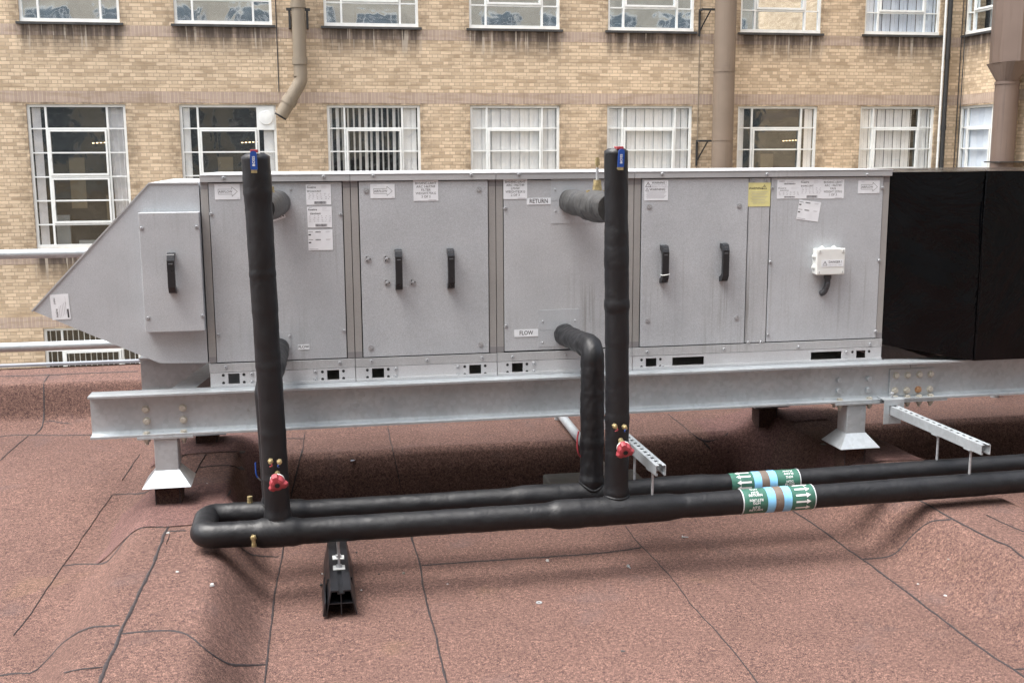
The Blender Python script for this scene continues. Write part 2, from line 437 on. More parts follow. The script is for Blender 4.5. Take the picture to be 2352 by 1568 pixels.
mb.box(gx[0], gx[-1], gy[0]+.01, ye-.01, -12, -.9, 1)
o = len(mb.v); mb.add([(x, ye, H(x, ye)) for x in gx] + [(x, ye, -.91) for x in gx], [(i, nx+i, nx+i+1, i+1) for i in range(nx-1)], 1)
roof = mb.build('roof', [M['felt'], M['brick']]); tag(roof, 'red brown mineral felt flat roof with humps under the steel posts', 'roof', None, 'structure')

def on_roof(px, py):
    d = ray(px, py).normalized(); t = 1.5
    while t < 14:
        p = CAM + d*t
        if p.z < H(p.x, p.y):
            a, b = t-.02, t
            for _ in range(12):
                m_ = (a+b)/2; q = CAM+d*m_
                if q.z < H(q.x, q.y): b = m_
                else: a = m_
            return CAM + d*b
        t += .02
    return None
def catmull(P, step=.02):
    out = []
    for i in range(len(P)-1):
        p0 = P[max(i-1, 0)]; p1 = P[i]; p2 = P[i+1]; p3 = P[min(i+2, len(P)-1)]
        k = max(2, int((p2-p1).length/step))
        for j in range(k):
            t = j/k
            out.append(.5*((2*p1)+(p2-p0)*t+(2*p0-5*p1+4*p2-p3)*t*t+(3*p1-p0-3*p2+p3)*t**3))
    out.append(P[-1]); return out
def seam(pts, w=.006, seed=0):
    Q = catmull([Vector(p) for p in pts], 7)
    P = [on_roof(*p) for p in Q]; P = [Vector((p.x, p.y)) for p in P if p]
    if len(P) < 2: return
    runs = [[P[0]]]
    for p in P[1:]:
        g_ = (p-runs[-1][-1]).length
        if g_ > .16: runs.append([p])
        elif g_ > .012: runs[-1].append(p)
    vs = []; fs = []
    for C in runs:
      if len(C) < 4: continue
      o_ = len(vs)
      for i, p in enumerate(C):
        t = (C[min(i+1, len(C)-1)]-C[max(i-1, 0)]).normalized(); nn = Vector((-t.y, t.x))
        q = p + nn*(.004*noise.noise(Vector((p.x*14, p.y*14, seed))))
        ww = w*(.65+.9*abs(noise.noise(Vector((p.x*22, p.y*22, seed+5)))))*(.35 if i in (0, len(C)-1) else 1)
        for s_, hh in ((-1, .0008), (0, .0045), (1, .0008)):
            r_ = q + nn*ww*s_; vs.append((r_.x, r_.y, H(r_.x, r_.y)+hh))
        if i: b = o_+3*i; fs += [(b-3, b-2, b+1, b), (b-2, b-1, b+2, b+1)]
    if not fs: return
    mb = MB(); mb.add(vs, fs, 0, True); return mb.build('felt_seam', M['bitumen'], roof)
def zs(o, s, L): return [(o[0]+x*s, o[1]+y*s) for x, y in L]
A, B, Cc, D, E_ = (0, 1032.4), (746.5, 1032.4), (1548, 1032.4), (0, 516.8), (1548, 516.8); S = .3418
SEAMS = [
 (A, [(940,30),(880,120),(820,208)], .004), (A, [(755,305),(690,395),(625,490),(555,590)], .003), (A, [(415,790),(300,960),(200,1110),(92,1252)], .004), (A,[(555,590),(500,680),(415,790)],.0015),
 (A, [(760,305),(870,298),(970,292),(1020,262),(1052,228)], .004),
 (A, [(418,785),(520,772),(690,765),(750,725),(830,620),(900,550),(960,525),(1020,520),(1118,522)], .005),
 (A, [(1160,460),(1110,560),(1040,740),(940,950),(880,1080),(820,1200),(780,1320),(720,1430),(655,1600)], .009),
 (A, [(-60,1530),(100,1505),(200,1505),(250,1480),(330,1400),(400,1320),(490,1250),(600,1200),(700,1190),(820,1180)], .006),
 (A, [(820,1238),(960,1225),(1120,1217),(1240,1235),(1330,1300),(1420,1370),(1550,1445),(1640,1448),(1790,1447)], .006),
 (A, [(2030,0),(1990,170),(1950,350)], .005), (A, [(1910,630),(1895,720),(1850,960),(1820,1180),(1795,1440),(1775,1600)], .0055),
 (A, [(1610,655),(1700,710),(1790,718),(1890,722)], .005), (A, [(1385,30),(1330,120),(1260,265)], .006),
 (A, [(1210,55),(1300,24),(1500,16),(1650,12)], .005), (A, [(1340,122),(1500,108),(1640,122)], .005), (A, [(1550,270),(1500,350),(1460,395)], .005),
 (A, [(1130,552),(1190,548),(1250,545)], .003), (A, [(1140,565),(1120,640)], .003), (A,[(430,1500),(560,1475),(690,1462)],.002),
 (D, [(335,1005),(300,1050),(295,1100),(295,1250),(285,1350),(235,1410)], .007),
 (D, [(-40,1432),(110,1412),(400,1415),(640,1410)], .006), (D, [(-40,1020),(300,1010),(600,997),(935,985)], .005), (D, [(335,1000),(325,960)], .005),
 (D, [(190,1415),(80,1510),(-20,1600)], .005), (D, [(300,1325),(350,1318),(420,1330),(480,1337)], .004),
 (D, [(1480,1415),(1505,1440),(1500,1500)], .005), (D, [(1650,1400),(1655,1460),(1650,1510)], .005), (D, [(1920,1435),(2050,1437)], .004), (D,[(2050,1390),(2035,1500),(2030,1567)],.004),
 (B, [(420,-160),(440,-60),(460,20),(480,120),(515,290)], .0045), (B, [(580,575),(635,770),(665,930),(690,1060),(730,1200),(770,1360),(825,1600)], .0065),
 (B, [(650,780),(900,760),(1050,750),(1300,735),(1600,715),(1800,700),(1950,685),(2140,658)], .0055),
 (B, [(2020,515),(2100,620),(2200,720),(2352,890),(2470,1050),(2600,1190),(2730,1340),(2880,1530),(2930,1600)], .0035),
 (Cc, [(775,395),(960,515),(1100,620),(1180,680),(1270,740),(1420,850),(1560,950),(1700,1060),(1870,1190),(2100,1360),(2280,1475),(2400,1560)], .0085),
 (Cc, [(1270,738),(1370,730),(1460,715),(1520,670),(1600,580),(1680,510),(1750,480),(1880,470)], .006),
 (Cc, [(1605,318),(1760,400),(1880,470),(2110,590),(2250,650),(2310,695),(2400,760)], .006), (Cc, [(2310,695),(2400,692)], .006),
 (Cc, [(2280,1478),(2400,1468)], .007), (Cc, [(2100,440),(2220,500),(2400,570)], .003), (Cc, [(1925,345),(1965,346)], .003),
 (E_, [(-40,1270),(60,1350),(180,1440),(310,1437),(370,1390)], .005), (E_, [(180,1440),(300,1567)], .003), (E_, [(370,1390),(300,1310)], .004),
]
for i, (o_, L, w_) in enumerate(SEAMS): seam(zs(o_, S, L), w_*.68, i*3.1)
# newer felt patches round the feet
def patch(x0, x1, y0, y1, name='felt_patch'):
    mb = MB(); n_ = 22; k = 22
    vs = []
    for j in range(k+1):
        for i in range(n_+1):
            x = x0+(x1-x0)*i/n_; y = y0+(y1-y0)*j/k
            e = .02*noise.noise(Vector((x*6, y*6, 9)))
            xx = x + (e if i in (0, n_) else 0); yy = y + (e if j in (0, k) else 0)
            vs.append((xx, yy, H(xx, yy)+.004+.004*max(0, noise.noise(Vector((xx*11, yy*11, 2))))))
    mb.add(vs, [(j*(n_+1)+i, j*(n_+1)+i+1, (j+1)*(n_+1)+i+1, (j+1)*(n_+1)+i) for j in range(k) for i in range(n_)], 0, True)
    return mb.build(name, M['felt_new'], roof)
patch(-.42, .12, -.38, .16); patch(-.36, .25, .66, 1.15); patch(2.70, 3.36, -.10, .22); patch(2.55, 3.15, .68, 1.15)

mb = MB(); mb.box(-16, 16, 2.245, 2.30, .262, .276)
fl = mb.build('metal_flashing', M['tin'], roof)
mb = MB(); mb.add([(-300, -300, -12.02), (300, -300, -12.02), (300, 300, -12.02), (-300, 300, -12.02)], [(0, 1, 2, 3)])
tag(mb.build('ground', M['ground']), 'grey courtyard paving far below the roof', 'ground', None, 'structure')

# ---------------------------------------------------------------- brick building
WALLY = 22.245; CORNER = 17.3; STO = 5.13
bld = thing('brick_building', 'buff brick building with white steel windows closing the courtyard', 'building', (5, WALLY, -12))
rowsz = [(4.508+3.27, 4.508), (2.705, -.56), (2.705-STO, -.56-STO), (2.705-2*STO, -12)]
xs = [-9.3] + XL; xe = [-7.15] + XR
mb = MB(); TH = .34
levels = [(13, None)]
zc = 13
for zt, zb in rowsz:
    mb.box(-16, CORNER, WALLY, WALLY+TH, zt, zc)
    prev = -16
    for a, b in zip(xs, xe):
        mb.box(prev, a, WALLY, WALLY+TH, zb, zt); prev = b
    mb.box(prev, CORNER, WALLY, WALLY+TH, zb, zt)
    zc = zb
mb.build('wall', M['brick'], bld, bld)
for k in (0, 1):
    for z0_, z1_ in ((4.217, 4.452), (2.734, 2.993)): mb = MB(); mb.box(-16, CORNER-.004, WALLY-.004, WALLY+.02, z0_-k*STO, z1_-k*STO); mb.build('brick_band', M['soldier'], bld, bld)
# return wall
WW0, WW1 = 20.42, 22.12
mb = MB(); zc = 13
for zt, zb in rowsz:
    mb.box(CORNER, CORNER+TH, 9, WALLY+TH, zt, zc)
    mb.box(CORNER, CORNER+TH, 9, WW0, zb, zt); mb.box(CORNER, CORNER+TH, WW1, WALLY+TH, zb, zt); zc = zb
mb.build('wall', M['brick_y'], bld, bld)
for k in (0, 1):
    for z0_, z1_ in ((4.217, 4.452), (2.734, 2.993)): mb = MB(); mb.box(CORNER-.004, CORNER+.02, 9, WALLY-.006, z0_-k*STO, z1_-k*STO); mb.build('brick_band', M['soldier_y'], bld, bld)
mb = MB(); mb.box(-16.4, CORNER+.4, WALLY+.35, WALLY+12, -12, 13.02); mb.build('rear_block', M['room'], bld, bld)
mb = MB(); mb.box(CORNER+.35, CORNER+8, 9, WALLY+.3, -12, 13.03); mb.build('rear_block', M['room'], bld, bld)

def window(fn, W, zt, zb, style, glass, label, bars=False, openb=False):
    """fn(u, d, z): u along the wall, d depth into it"""
    def bx(mb, u0, u1, d0, d1, z0, z1, mi=0):
        p = [fn(u0,d0,z0),fn(u1,d0,z0),fn(u1,d1,z0),fn(u0,d1,z0),fn(u0,d0,z1),fn(u1,d0,z1),fn(u1,d1,z1),fn(u0,d1,z1)]
        mb.hexa(p, mi)
    mb = MB(); t = .062; d0, d1 = .055, .11
    bx(mb, 0, W, d0, d1, zt-t, zt); bx(mb, 0, W, d0-.02, d1, zb, zb+t*1.35); bx(mb, 0, t, d0, d1, zb+t*1.35, zt-t); bx(mb, W-t, W, d0, d1, zb+t*1.35, zt-t)
    n = 6 if zt-zb < 4 else 6
    rh = (zt-zb)/n
    u1, u2 = W*.185, W*.805
    for u in (u1, u2): bx(mb, u-.022, u+.022, d0, d1-.004, zb+t*1.35, zt-t)
    for i in range(1, n):
        z = zt - i*rh; th = .017 if i not in (1, 3, 5) else .02
        bx(mb, t, u1-.022, d0+.004, d1-.006, z-.015, z+.015); bx(mb, u2+.022, W-t, d0+.004, d1-.006, z-.015, z+.015)
        bx(mb, u1+.022, u2-.022, d0-.002 if th == .02 else d0+.006, d1-.006, z-th, z+th)
    fr = mb.build('window', M['white_paint'], bld, bld)
    if label: fr['label'] = label
    # two opening lights
    for a in (1, 3):
        z1, z0 = zt-a*rh-.026, zt-(a+2)*rh+.026; mb = MB(); c0, c1 = d0-.026, d0+.03
        U0, U1 = u1+.03, u2-.03; k = .042
        bx(mb, U0, U1, c0, c1, z1-k, z1); bx(mb, U0, U1, c0, c1, z0, z0+k*1.15); bx(mb, U0, U0+k, c0, c1, z0+k*1.15, z1-k); bx(mb, U1-k, U1, c0, c1, z0+k*1.15, z1-k)
        zz = (z0+z1)/2; bx(mb, U0+k, U1-k, c0+.006, c1-.01, zz-.016, zz+.016)
        bx(mb, U0+k*.3, U0+k*.8, c0-.02, c0, zz-.05-.1, zz-.1)
        mb.build('casement', M['white_paint'], fr, bld)
    mb = MB(); bx(mb, t*.5, W-t*.5, .098, .102, zb+t, zt-t*.5); mb.build('pane', M[glass], fr, bld)
    mb = MB(); bx(mb, -.07, W+.07, -.055, .06, zb-.055, zb-.002); mb.build('sill', M['sill'], fr, bld)
    # flat near-black sheet: the unlit room's shade put into its colour
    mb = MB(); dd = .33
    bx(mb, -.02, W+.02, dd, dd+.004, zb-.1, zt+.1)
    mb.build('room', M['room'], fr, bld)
    B_ = MB(); C_ = MB(); dz = zb+.06; zt2 = zt-.07
    def slats(u0, u1, closed, mat_b):
        u = u0; q = 0
        while u < u1-.02:
            wd = .118 if closed else random.choice((.045, .06, .05, .08))
            yy = .125 + (.012 if q % 2 else 0)
            e = min(u+wd, u1)
            if closed: mat_b.hexa([fn(u,yy,dz),fn(e,yy+.02,dz),fn(e,yy+.023,dz),fn(u,yy+.003,dz),fn(u,yy,zt2),fn(e,yy+.02,zt2),fn(e,yy+.023,zt2),fn(u,yy+.003,zt2)])
            else:
                sh = random.uniform(-.02, .02)
                mat_b.hexa([fn(u+sh,yy-.03,dz),fn(e+sh,yy+.05,dz),fn(e+sh,yy+.053,dz),fn(u+sh,yy-.027,dz),fn(u,yy-.03,zt2),fn(e,yy+.05,zt2),fn(e,yy+.053,zt2),fn(u,yy-.027,zt2)])
            u += .118 if closed else .135; q += 1
    if style == 'closed': slats(.07, W-.07, True, B_)
    if style == 'blue': slats(.07, W-.07, True, B_)
    if style == 'gap': slats(.07, W*.72, True, B_); slats(W*.82, W-.07, True, B_)
    if style == 'open': slats(.07, W*.78, False, B_); slats(W*.8, W-.07, True, B_)
    if style == 'curtain':
        slats(.09, .27, True, C_)
        n_ = 10; vs = []
        for i in range(n_+1):
            u = W-.36+.31*i/n_; y_ = .18+.02*math.sin(i*2.1)
            vs += [fn(u-.16*(1-i/n_)*0+.0, y_, dz), fn(u-.10*(1-i/n_)+.04, y_, zt2)]
        C_.add(vs, [(2*i, 2*i+2, 2*i+3, 2*i+1) for i in range(n_)])
    if style == 'left': slats(.07, .22, True, B_); slats(W-.30, W-.07, True, B_)
    if B_.f: B_.build('blind', M['bluish' if style == 'blue' else 'blind'], fr, bld)
    if C_.f: C_.build('curtain', M['curtain' if style == 'curtain' else 'blind'], fr, bld)
    if style in ('curtain', 'left', 'dark'):
        zz = zt-.88
        for i in range(5): L_ = MB(); u = W*.62 + i*.085; bx(L_, u, u+.045, .24, .25, zz+.004*i, zz+.018+.004*i); L_.build('ceiling_lamp', M['lamp'], fr, bld)
        K_ = MB(); bx(K_, W*.36, W*.52, .31, .325, zb+.9, zt-1.2)
        bx(K_, W*.72, W*.9, .30, .326, zb+.0, zb+1.2)
        K_.build('interior_wall', M['interior_wall'], fr, bld)
        K_ = MB(); bx(K_, .42, .72, .22, .3, zb+.05, zb+.75); bx(K_, W*.42, W*.7, .2, .3, zb+.05, zb+.16); K_.build('cabinet', M['cab'], fr, bld)
    if bars:
        K_ = MB(); u = .12
        while u < W-.1: bx(K_, u, u+.016, .12, .136, zb+.06, zt-.06); u += .125
        K_.build('security_bar', M['white_paint'], fr, bld)
    return fr
lower = ['curtain', 'left', 'open', 'closed', 'closed', 'left', 'gap']
names = {'curtain': 'window with curtains at both sides', 'left': 'window with drawn back blinds and a dark room', 'open': 'window with vertical blinds turned open',
         'closed': 'window with closed pale blinds', 'gap': 'window with closed blinds and a gap at the right'}
for i in range(8):
    a, b = xs[i], xe[i]
    f = lambda u, d, z, a=a: (a+u, WALLY+d, z)
    if i: window(f, b-a, 2.705, -.56, lower[i-1], 'glass', names[lower[i-1]])
    window(f, b-a, 4.508+3.27, 4.508, 'blue' if i == 7 else 'dark', 'glass' if i == 7 else 'glass_hi', 'upper window with pale blue blinds' if i == 7 else None)
    if i in (0, 1): window(f, b-a, 2.705-STO, -.56-STO, 'none', 'glass', 'lower window with white vertical bars', True)
f = lambda u, d, z: (CORNER+d, WW1-u, z)
window(f, WW1-WW0, 2.705, -.56, 'blue', 'glass', 'return wall window with pale blue blinds')
window(f, WW1-WW0, 4.508+3.27, 4.508, 'dark', 'glass_hi', 'upper return wall window')
# white vent panel in the second window
mb = MB(); a = XL[1]; W_ = XR[1]-XL[1]; u0, u1 = a+W_*.805+.005, a+W_-.04
mb.box(u0, u1, WALLY+.035, WALLY+.052, 2.705-.58, 2.705-.03)
c = ((u0+u1)/2, WALLY+.033, 2.705-.30)
mb.cyl((c[0], WALLY+.034, c[2]), (c[0], WALLY+.012, c[2]), .165, .155, 32)
for k_ in range(3): mb.cyl((c[0], WALLY+.012, c[2]), (c[0], WALLY+.010-.002*k_, c[2]), .13-.03*k_, .125-.03*k_, 32)
mb.build('vent_panel', M['white_paint'], bld, bld)

# far side of the courtyard, behind the camera (it shows in the upper panes)
opp = thing('opposite_building', 'buff brick building on the near side of the courtyard, mirrored in the upper panes', 'building', (4, -13, -12))
mb = MB(); mb.box(-22, 30, -13.5, -13, -12, 13); mb.build('wall', M['opp'], opp, opp)
mbw = MB()
mbw.box(0, 2.2, 0, .06, 0, 3.2, 0)
for c_ in range(3):
    for r_ in range(6):
        u0 = [.05, .5, 1.8][c_]; u1 = [.45, 1.75, 2.15][c_]
        mbw.box(u0, u1, .06, .064, .05+r_*.52, .05+r_*.52+.48, 1)
srcw = Src(mbw, 'window', [M['white_paint'], M['opane']])
for fl_ in range(-1, 2):
    for i in range(-5, 9): inst('window', srcw, (i*3.4, -12.998, 1.05+fl_*5.1), opp, opp)

# pipes and ducts on the facade -------------------------------------
def bent(pts, rad, n=6):
    """polyline with rounded corners"""
    P = [Vector(p) for p in pts]; out = [P[0]]
    for i in range(1, len(P)-1):
        a, b, c = P[i-1], P[i], P[i+1]; d0 = (a-b).normalized(); d1 = (c-b).normalized()
        r = min(rad, (a-b).length*.49, (c-b).length*.49); s, e = b+d0*r, b+d1*r
        for k in range(n+1):
            t = k/n; out.append((1-t)**2*s + 2*t*(1-t)*b + t*t*e)
    out.append(P[-1]); return out
vp = thing('vent_pipe', 'olive brown vent pipe with an open angled end hanging on the brick wall', 'pipe', (.35, 21.95, 3.4))
YP = 21.93; r0 = .155
P = [(.375, YP, 13), (.36, YP, 3.40), (.345, YP, 3.18), (.18, YP, 2.90), (-.13, YP, 2.42)]
mb = MB(); mb.sweep(bent(P[:2]+[(.36, YP, 3.22), (-.12, YP, 2.44)], .18), lambda i, t, s: r0, 28, 0, False); 
e0, e1 = Vector((.10, YP, 2.80)), Vector((-.14, YP, 2.41)); dd_ = (e1-e0).normalized()
mb.sweep([e1, e1-dd_*.35], lambda i, t, s: r0-.012, 28, 1, False)
mb.build('pipe', [M['duct2'], M['recess']], vp, vp)
mb = MB(); mb.cyl((.36, YP, 3.60), (.36, YP, 3.76), r0+.022, n=28); mb.build('collar', M['duct2'], vp, vp)
mb = MB(); mb.cyl(e0-dd_*.06, e0+dd_*.11, r0+.022, n=28); mb.build('collar', M['duct2'], vp, vp)
mb = MB(); mb.cyl((.36, YP, 4.86), (.36, YP, 4.96), r0+.022, n=28); mb.build('collar', M['duct2'], vp, vp)
mb = MB()
mb.box(.36-.27, .36+.27, YP-.03, YP+.03, 4.80, 4.86); 
for s_ in (-1, 1): mb.box(.36+s_*.20-.025, .36+s_*.20+.025, YP-.02, WALLY-.006, 4.42, 4.80)
mb.build('bracket', M['dirt'], vp, vp)
vp2 = thing('exhaust_duct', 'large taupe round duct running up the brick wall beside the fifth window', 'duct', (10.65, 21.8, 0))
mb = MB(); mb.cyl((10.66, 21.8, -8), (10.66, 21.8, 13), .262, n=40, cap=False); mb.build('duct', M['duct'], vp2, vp2)
for z_ in (3.52, 1.86):
    mb = MB(); mb.cyl((10.66, 21.8, z_-.02), (10.66, 21.8, z_+.02), .272, n=40); mb.build('collar', M['duct'], vp2, vp2)
for z_ in (1.84, 5.02):
    mb = MB(); mb.box(10.16, 11.0, 21.98, 22.03, z_-.03, z_+.02); mb.box(10.12, 10.165, 21.98, 22.24, z_-.03, z_+.02); mb.box(10.12, 10.165, 22.20, 22.24, z_-.62, z_-.03)
    mb.hexa([(10.13,22.19,z_-.50),(10.16,22.19,z_-.50),(10.16,22.22,z_-.50),(10.13,22.22,z_-.50),(10.33,22.0,z_-.03),(10.36,22.0,z_-.03),(10.36,22.03,z_-.03),(10.33,22.03,z_-.03)])
    mb.build('bracket', M['dirt'], vp2, vp2)
xd = 16.74
dp = thing('downpipe', 'slim white upright strip with sockets beside the black downpipe in the corner', 'pipe', (xd, 22.08, -4))
mb = MB(); mb.cyl((xd, 22.1, -12), (xd, 22.1, 13), .03, n=16); mb.build('pipe', M['white_pl'], dp, dp)  # thin white tube set along the black pipe
for k_ in range(-5, 7): mb = MB(); mb.cyl((xd, 22.1, k_*1.8), (xd, 22.1, k_*1.8+.12), .036, n=16); mb.build('socket', M['white_pl'], dp, dp)
dp = thing('downpipe', 'black cast iron downpipe in the inner corner of the brick building', 'pipe', (xd+.2, 22.08, -4))
mb = MB(); mb.cyl((xd+.12, 22.1, -12), (xd+.12, 22.1, 13), .06, n=20); mb.build('pipe', M['dirt'], dp, dp)
for k_ in range(-5, 7): mb = MB(); mb.cyl((xd+.12, 22.1, k_*1.8+.3), (xd+.12, 22.1, k_*1.8+.42), .07, n=20); mb.build('socket', M['dirt'], dp, dp)
for i_, (x_, y_, lb) in enumerate(((17.24, 21.98, 'thin dark cable beside the black downpipe on the return wall'), (17.24, 22.12, 'thin dark cable deepest in the corner behind the black downpipe'))):
    mb = MB(); mb.cyl((x_, y_, -12), (x_, y_, 13), .014, n=8); tag(mb.build('cable', M['dirt']), lb, 'cable')
for x_, lb in ((-.15, 'thin dark cable running down the bricks left of the open ended vent pipe'), (10.16, 'thin pale cable running down the bricks left of the large taupe duct')):
    mb = MB(); mb.cyl((x_, 22.235, 3.0 if x_ < 0 else -3), (x_, 22.235, 13), .011, n=8); tag(mb.build('cable', M['sill'] if x_ < 0 else M['duct2']), lb, 'cable')
du = thing('square_duct', 'brown square duct narrowing to a round pipe on the return wall', 'duct', (16.9, 19.5, 3))
cy_, hw = 19.50, .56
mb = MB()
def octo(h, r, z): return [(16.86+r*c1, cy_+h*c2, z) for c1, c2 in ((-1,-.25),(-1,.25),(-.35,1),(.35,1),(1,.25),(1,-.25),(.35,-1),(-.35,-1))]
vs = octo(.60, .33, 13)+octo(.60, .33, 3.60)
mb.add(vs, [(i, (i+1) % 8, 8+(i+1) % 8, 8+i) for i in range(8)]); mb.build('duct', M['duct3'], du, du)
n_ = 32; vs = []
def sq(t, h, r): 
    c1, c2 = math.cos(t), math.sin(t); k = 1/max(abs(c1), abs(c2)); k = min(k, 1.18); return (16.86+c1*r*k, cy_+c2*h*k)
for t_ in range(n_): vs.append((*sq(2*math.pi*t_/n_, .575, .315), 3.60))
for t_ in range(n_): th = 2*math.pi*t_/n_; vs.append((16.86+.22*math.cos(th), cy_+.29*math.sin(th), 3.17))
mb = MB(); mb.add(vs, [(i, (i+1) % n_, n_+(i+1) % n_, n_+i) for i in range(n_)]); mb.build('reducer', M['duct3'], du, du)
mb = MB(); mb.cyl((16.86, cy_, -6), (16.86, cy_, 3.17), .27, n=32, cap=False); mb.cyl((16.86, cy_, 3.10), (16.86, cy_, 3.15), .285, n=32); mb.build('pipe', M['duct3'], du, du)
mb = MB(); mb.box(16.58, 17.3, cy_-.34, cy_+.30, 1.27, 1.30); mb.build('bracket', M['dirt'], du, du)

# ================================================================ AIR HANDLING UNIT
ahu = thing('air_handling_unit', 'long grey zinc air handling unit with pointed intake hood on a steel frame', 'ventilation unit', (1.5, .4, .55))
AD = .87                                                     # depth
mods = [(0, .609), (.609, 1.227), (1.227, 1.844), (1.844, 3.062)]
def P0(x, y, yy=0.0): return at(x, y, 1, yy)
# screws ------------------------------------------------------------
mb = MB(); mb.cyl((0, 0, 0), (0, -.0015, 0), .0095, n=14); mb.cyl((0, -.0015, 0), (0, -.0055, 0), .0068, .0045, n=12); mb.cyl((0, -.0055, 0), (0, -.0056, 0), .0022, n=6, mi=1)
SCREW = Src(mb, 'screw', [M['steel'], M['recess']])
mb = MB(); mb.cyl((0, 0, 0), (0, -.002, 0), .0125, n=18); mb.cyl((0, -.002, 0), (0, -.0025, 0), .0098, n=18, mi=1); mb.cyl((0, -.002, 0), (0, -.004, 0), .0085, n=16); mb.box(-.0075, .0075, -.0046, -.0038, -.0012, .0012, 1)
LOCK = Src(mb, 'lock', [M['steel'], M['cap']])
mb = MB(); mb.cyl((0, 0, 0), (0, -.002, 0), .0155, n=20); mb.cyl((0, -.002, 0), (0, -.009, 0), .006, .004, n=12)
for k_ in range(3): a_ = 2*math.pi*k_/3; mb.cyl((.0095*math.cos(a_), -.002, .0095*math.sin(a_)), (.0095*math.cos(a_), -.0035, .0095*math.sin(a_)), .0028, n=8, mi=1)
DISC = Src(mb, 'fixing_disc', [M['steel'], M['recess']])
def screws(lst, parent, src=SCREW, y=-.004, name='screw'):
    for i_, (px, py) in enumerate(lst):
        p = P0(px, py, y); inst(name, src, (p.x, y, p.z), parent, ahu, (0, random.uniform(0, 3), 0) if name == 'lock' else None)

casings = []
for i, (a, b) in enumerate(mods):
    mb = MB()
    mb.box(a+.006, b-.006, .010, AD, .612, 1.424, 1)           # body coloured near black, painting the shade in the panel joints
    fr = mb.build('casing', [M['zinc_frame'], M['recess']], ahu, ahu); casings.append(fr)
    mb = MB()                                                # profile frame
    pw = .031
    for c0_, c1_ in ((a+.0015, a+pw), (b-pw, b-.0015)):
        mb = MB(); mb.box(c0_, c1_, -.001, .0098, .650, 1.402)
        mb.box(c0_, c1_, -.002, -.0009, 1.374, 1.402, 1); mb.box(c0_, c1_, -.002, -.0009, .650, .676, 1)
        mb.build('corner_post', [M['zinc_frame'], M['cap']], fr, ahu)
    for c0_, c1_, ok in ((.001, .0059, i == 0), (b-.0059, b-.001, i == 3)):
        if ok: mb = MB(); mb.box(c0_, c1_, .0, AD, .612, 1.424); mb.build('end_panel', M['zinc'], fr, ahu)
    mb = MB(); mb.box(a+.001, b-.001+(.004 if i == 3 else 0), -.014, .010, 1.402, 1.4275); mb.build('top_rail', M['zinc_rail'], fr, ahu, .0012)
    mb = MB(); mb.box(a+.001, b-.001+(.006 if i == 3 else 0), -.016, AD+.01, 1.4285, 1.432); mb.build('lid', M['zinc_lid'], fr, ahu)
    mb = MB(); mb.box(a+.001, b-.001, -.006, .0098, .610, .647); mb.build('bottom_rail', M['zinc_rail'], fr, ahu, .001)
# access panels
def panel(i, x0, x1, z0, z1, name='access_panel', mat='zinc', y=-.003):
    mb = MB(); mb.box(x0, x1, y, .0095, z0, z1); return mb.build(name, M[mat], casings[i], ahu, .0012)
p1 = panel(0, .034, .574, .652, 1.3985); p2 = panel(1, .645, 1.192, .652, 1.3985, y=-.006); p3 = panel(2, 1.262, 1.810, .654, 1.3985, mat='zinc_streaked')
p4 = panel(3, 1.880, 2.374, .652, 1.3985, y=-.006); ps = panel(3, 2.379, 2.479, .652, 1.3985, 'filler_panel', 'zinc_streaked'); p5 = panel(3, 2.484, 3.029, .652, 1.3985)
screws([(485,491),(501,769),(782,492),(790,759)], p1); screws([(1160,478),(1162,748)], p3)
screws([(1275.6,436),(1275.6,485),(1246.5,738),(1321,736),(1246.5,786),(668,435),(665,772),(665,798)], p3 if 0 else p3, Src(MB_ := (lambda m_: (m_.cyl((0,0,0),(0,-.003,0),.0055,.0035,n=10), m_)[1])(MB()), 'rivet', M['steel']), name='rivet')
screws([(841,438),(1100,435),(852,799),(1104,791)], p2, LOCK, -.006, 'lock'); screws([(1491,475),(1698,473),(1488,736),(1692,730)], p4, LOCK, -.006, 'lock')
screws([(845,595),(888,594),(889,649),(948,648)], p2, DISC, -.006, 'fixing_disc')
screws([(1774,431),(2026.5,431),(1769,601.6),(2019,598),(2011,760.5),(1764,768)], p5); screws([(1730,414),(1759,414),(1718.6,786),(1747.6,785)], ps)
def rail_screws(ch, lst, y):
    screws(lst, ch, y=y)
rail_screws(casings[0], [(513,408.5),(743,405.5)], -.014); rail_screws(casings[0], [(518,843),(652,838),(780,832)], -.006)
rail_screws(casings[1], [(857,403),(1082,401.5)], -.014); rail_screws(casings[1], [(853,829),(981,826),(1107,821)], -.006)
rail_screws(casings[2], [(1191.5,400)], -.014); rail_screws(casings[2], [(1177,819),(1299.5,814)], -.006)
rail_screws(casings[3], [(1521,399),(1762,400),(1992,401)], -.014); rail_screws(casings[3], [(1486.5,808),(1663,801),(1834,796),(1998,790)], -.006)

# base channel with real openings
mb = MB(); mb.cyl((0, 0, 0), (0, -.0007, 0), .0062, n=14); HOLE = Src(mb, 'bolt_hole_shade', M['recess'])  # flat dark discs on the channel, painting the shade of open holes
def base_channel(a, b, holes, dots, blts):
    mb = MB(); y0, y1 = -.008, -.005; z0, z1 = .560, .6085
    xs_ = sorted(holes); prev = a
    for h0, h1, hz0, hz1 in xs_:
        mb.box(prev, h0, y0, y1, z0, z1); mb.box(h0, h1, y0, y1, z0, hz0); mb.box(h0, h1, y0, y1, hz1, z1); prev = h1
    mb.box(prev, b, y0, y1, z0, z1)
    mb.box(a, b, -.016, -.005, .5475, .5598)
    mb.box(a, b, -.005, AD, .5475, .5505)
    o = mb.build('base_channel', [M['zinc_lid']], ahu, ahu)
    for x, z in dots: inst('bolt_hole_shade', HOLE, (x, -.0081, z), o, ahu)
    for x, z in blts: inst('screw', SCREW, (x, -.0085, z), o, ahu)
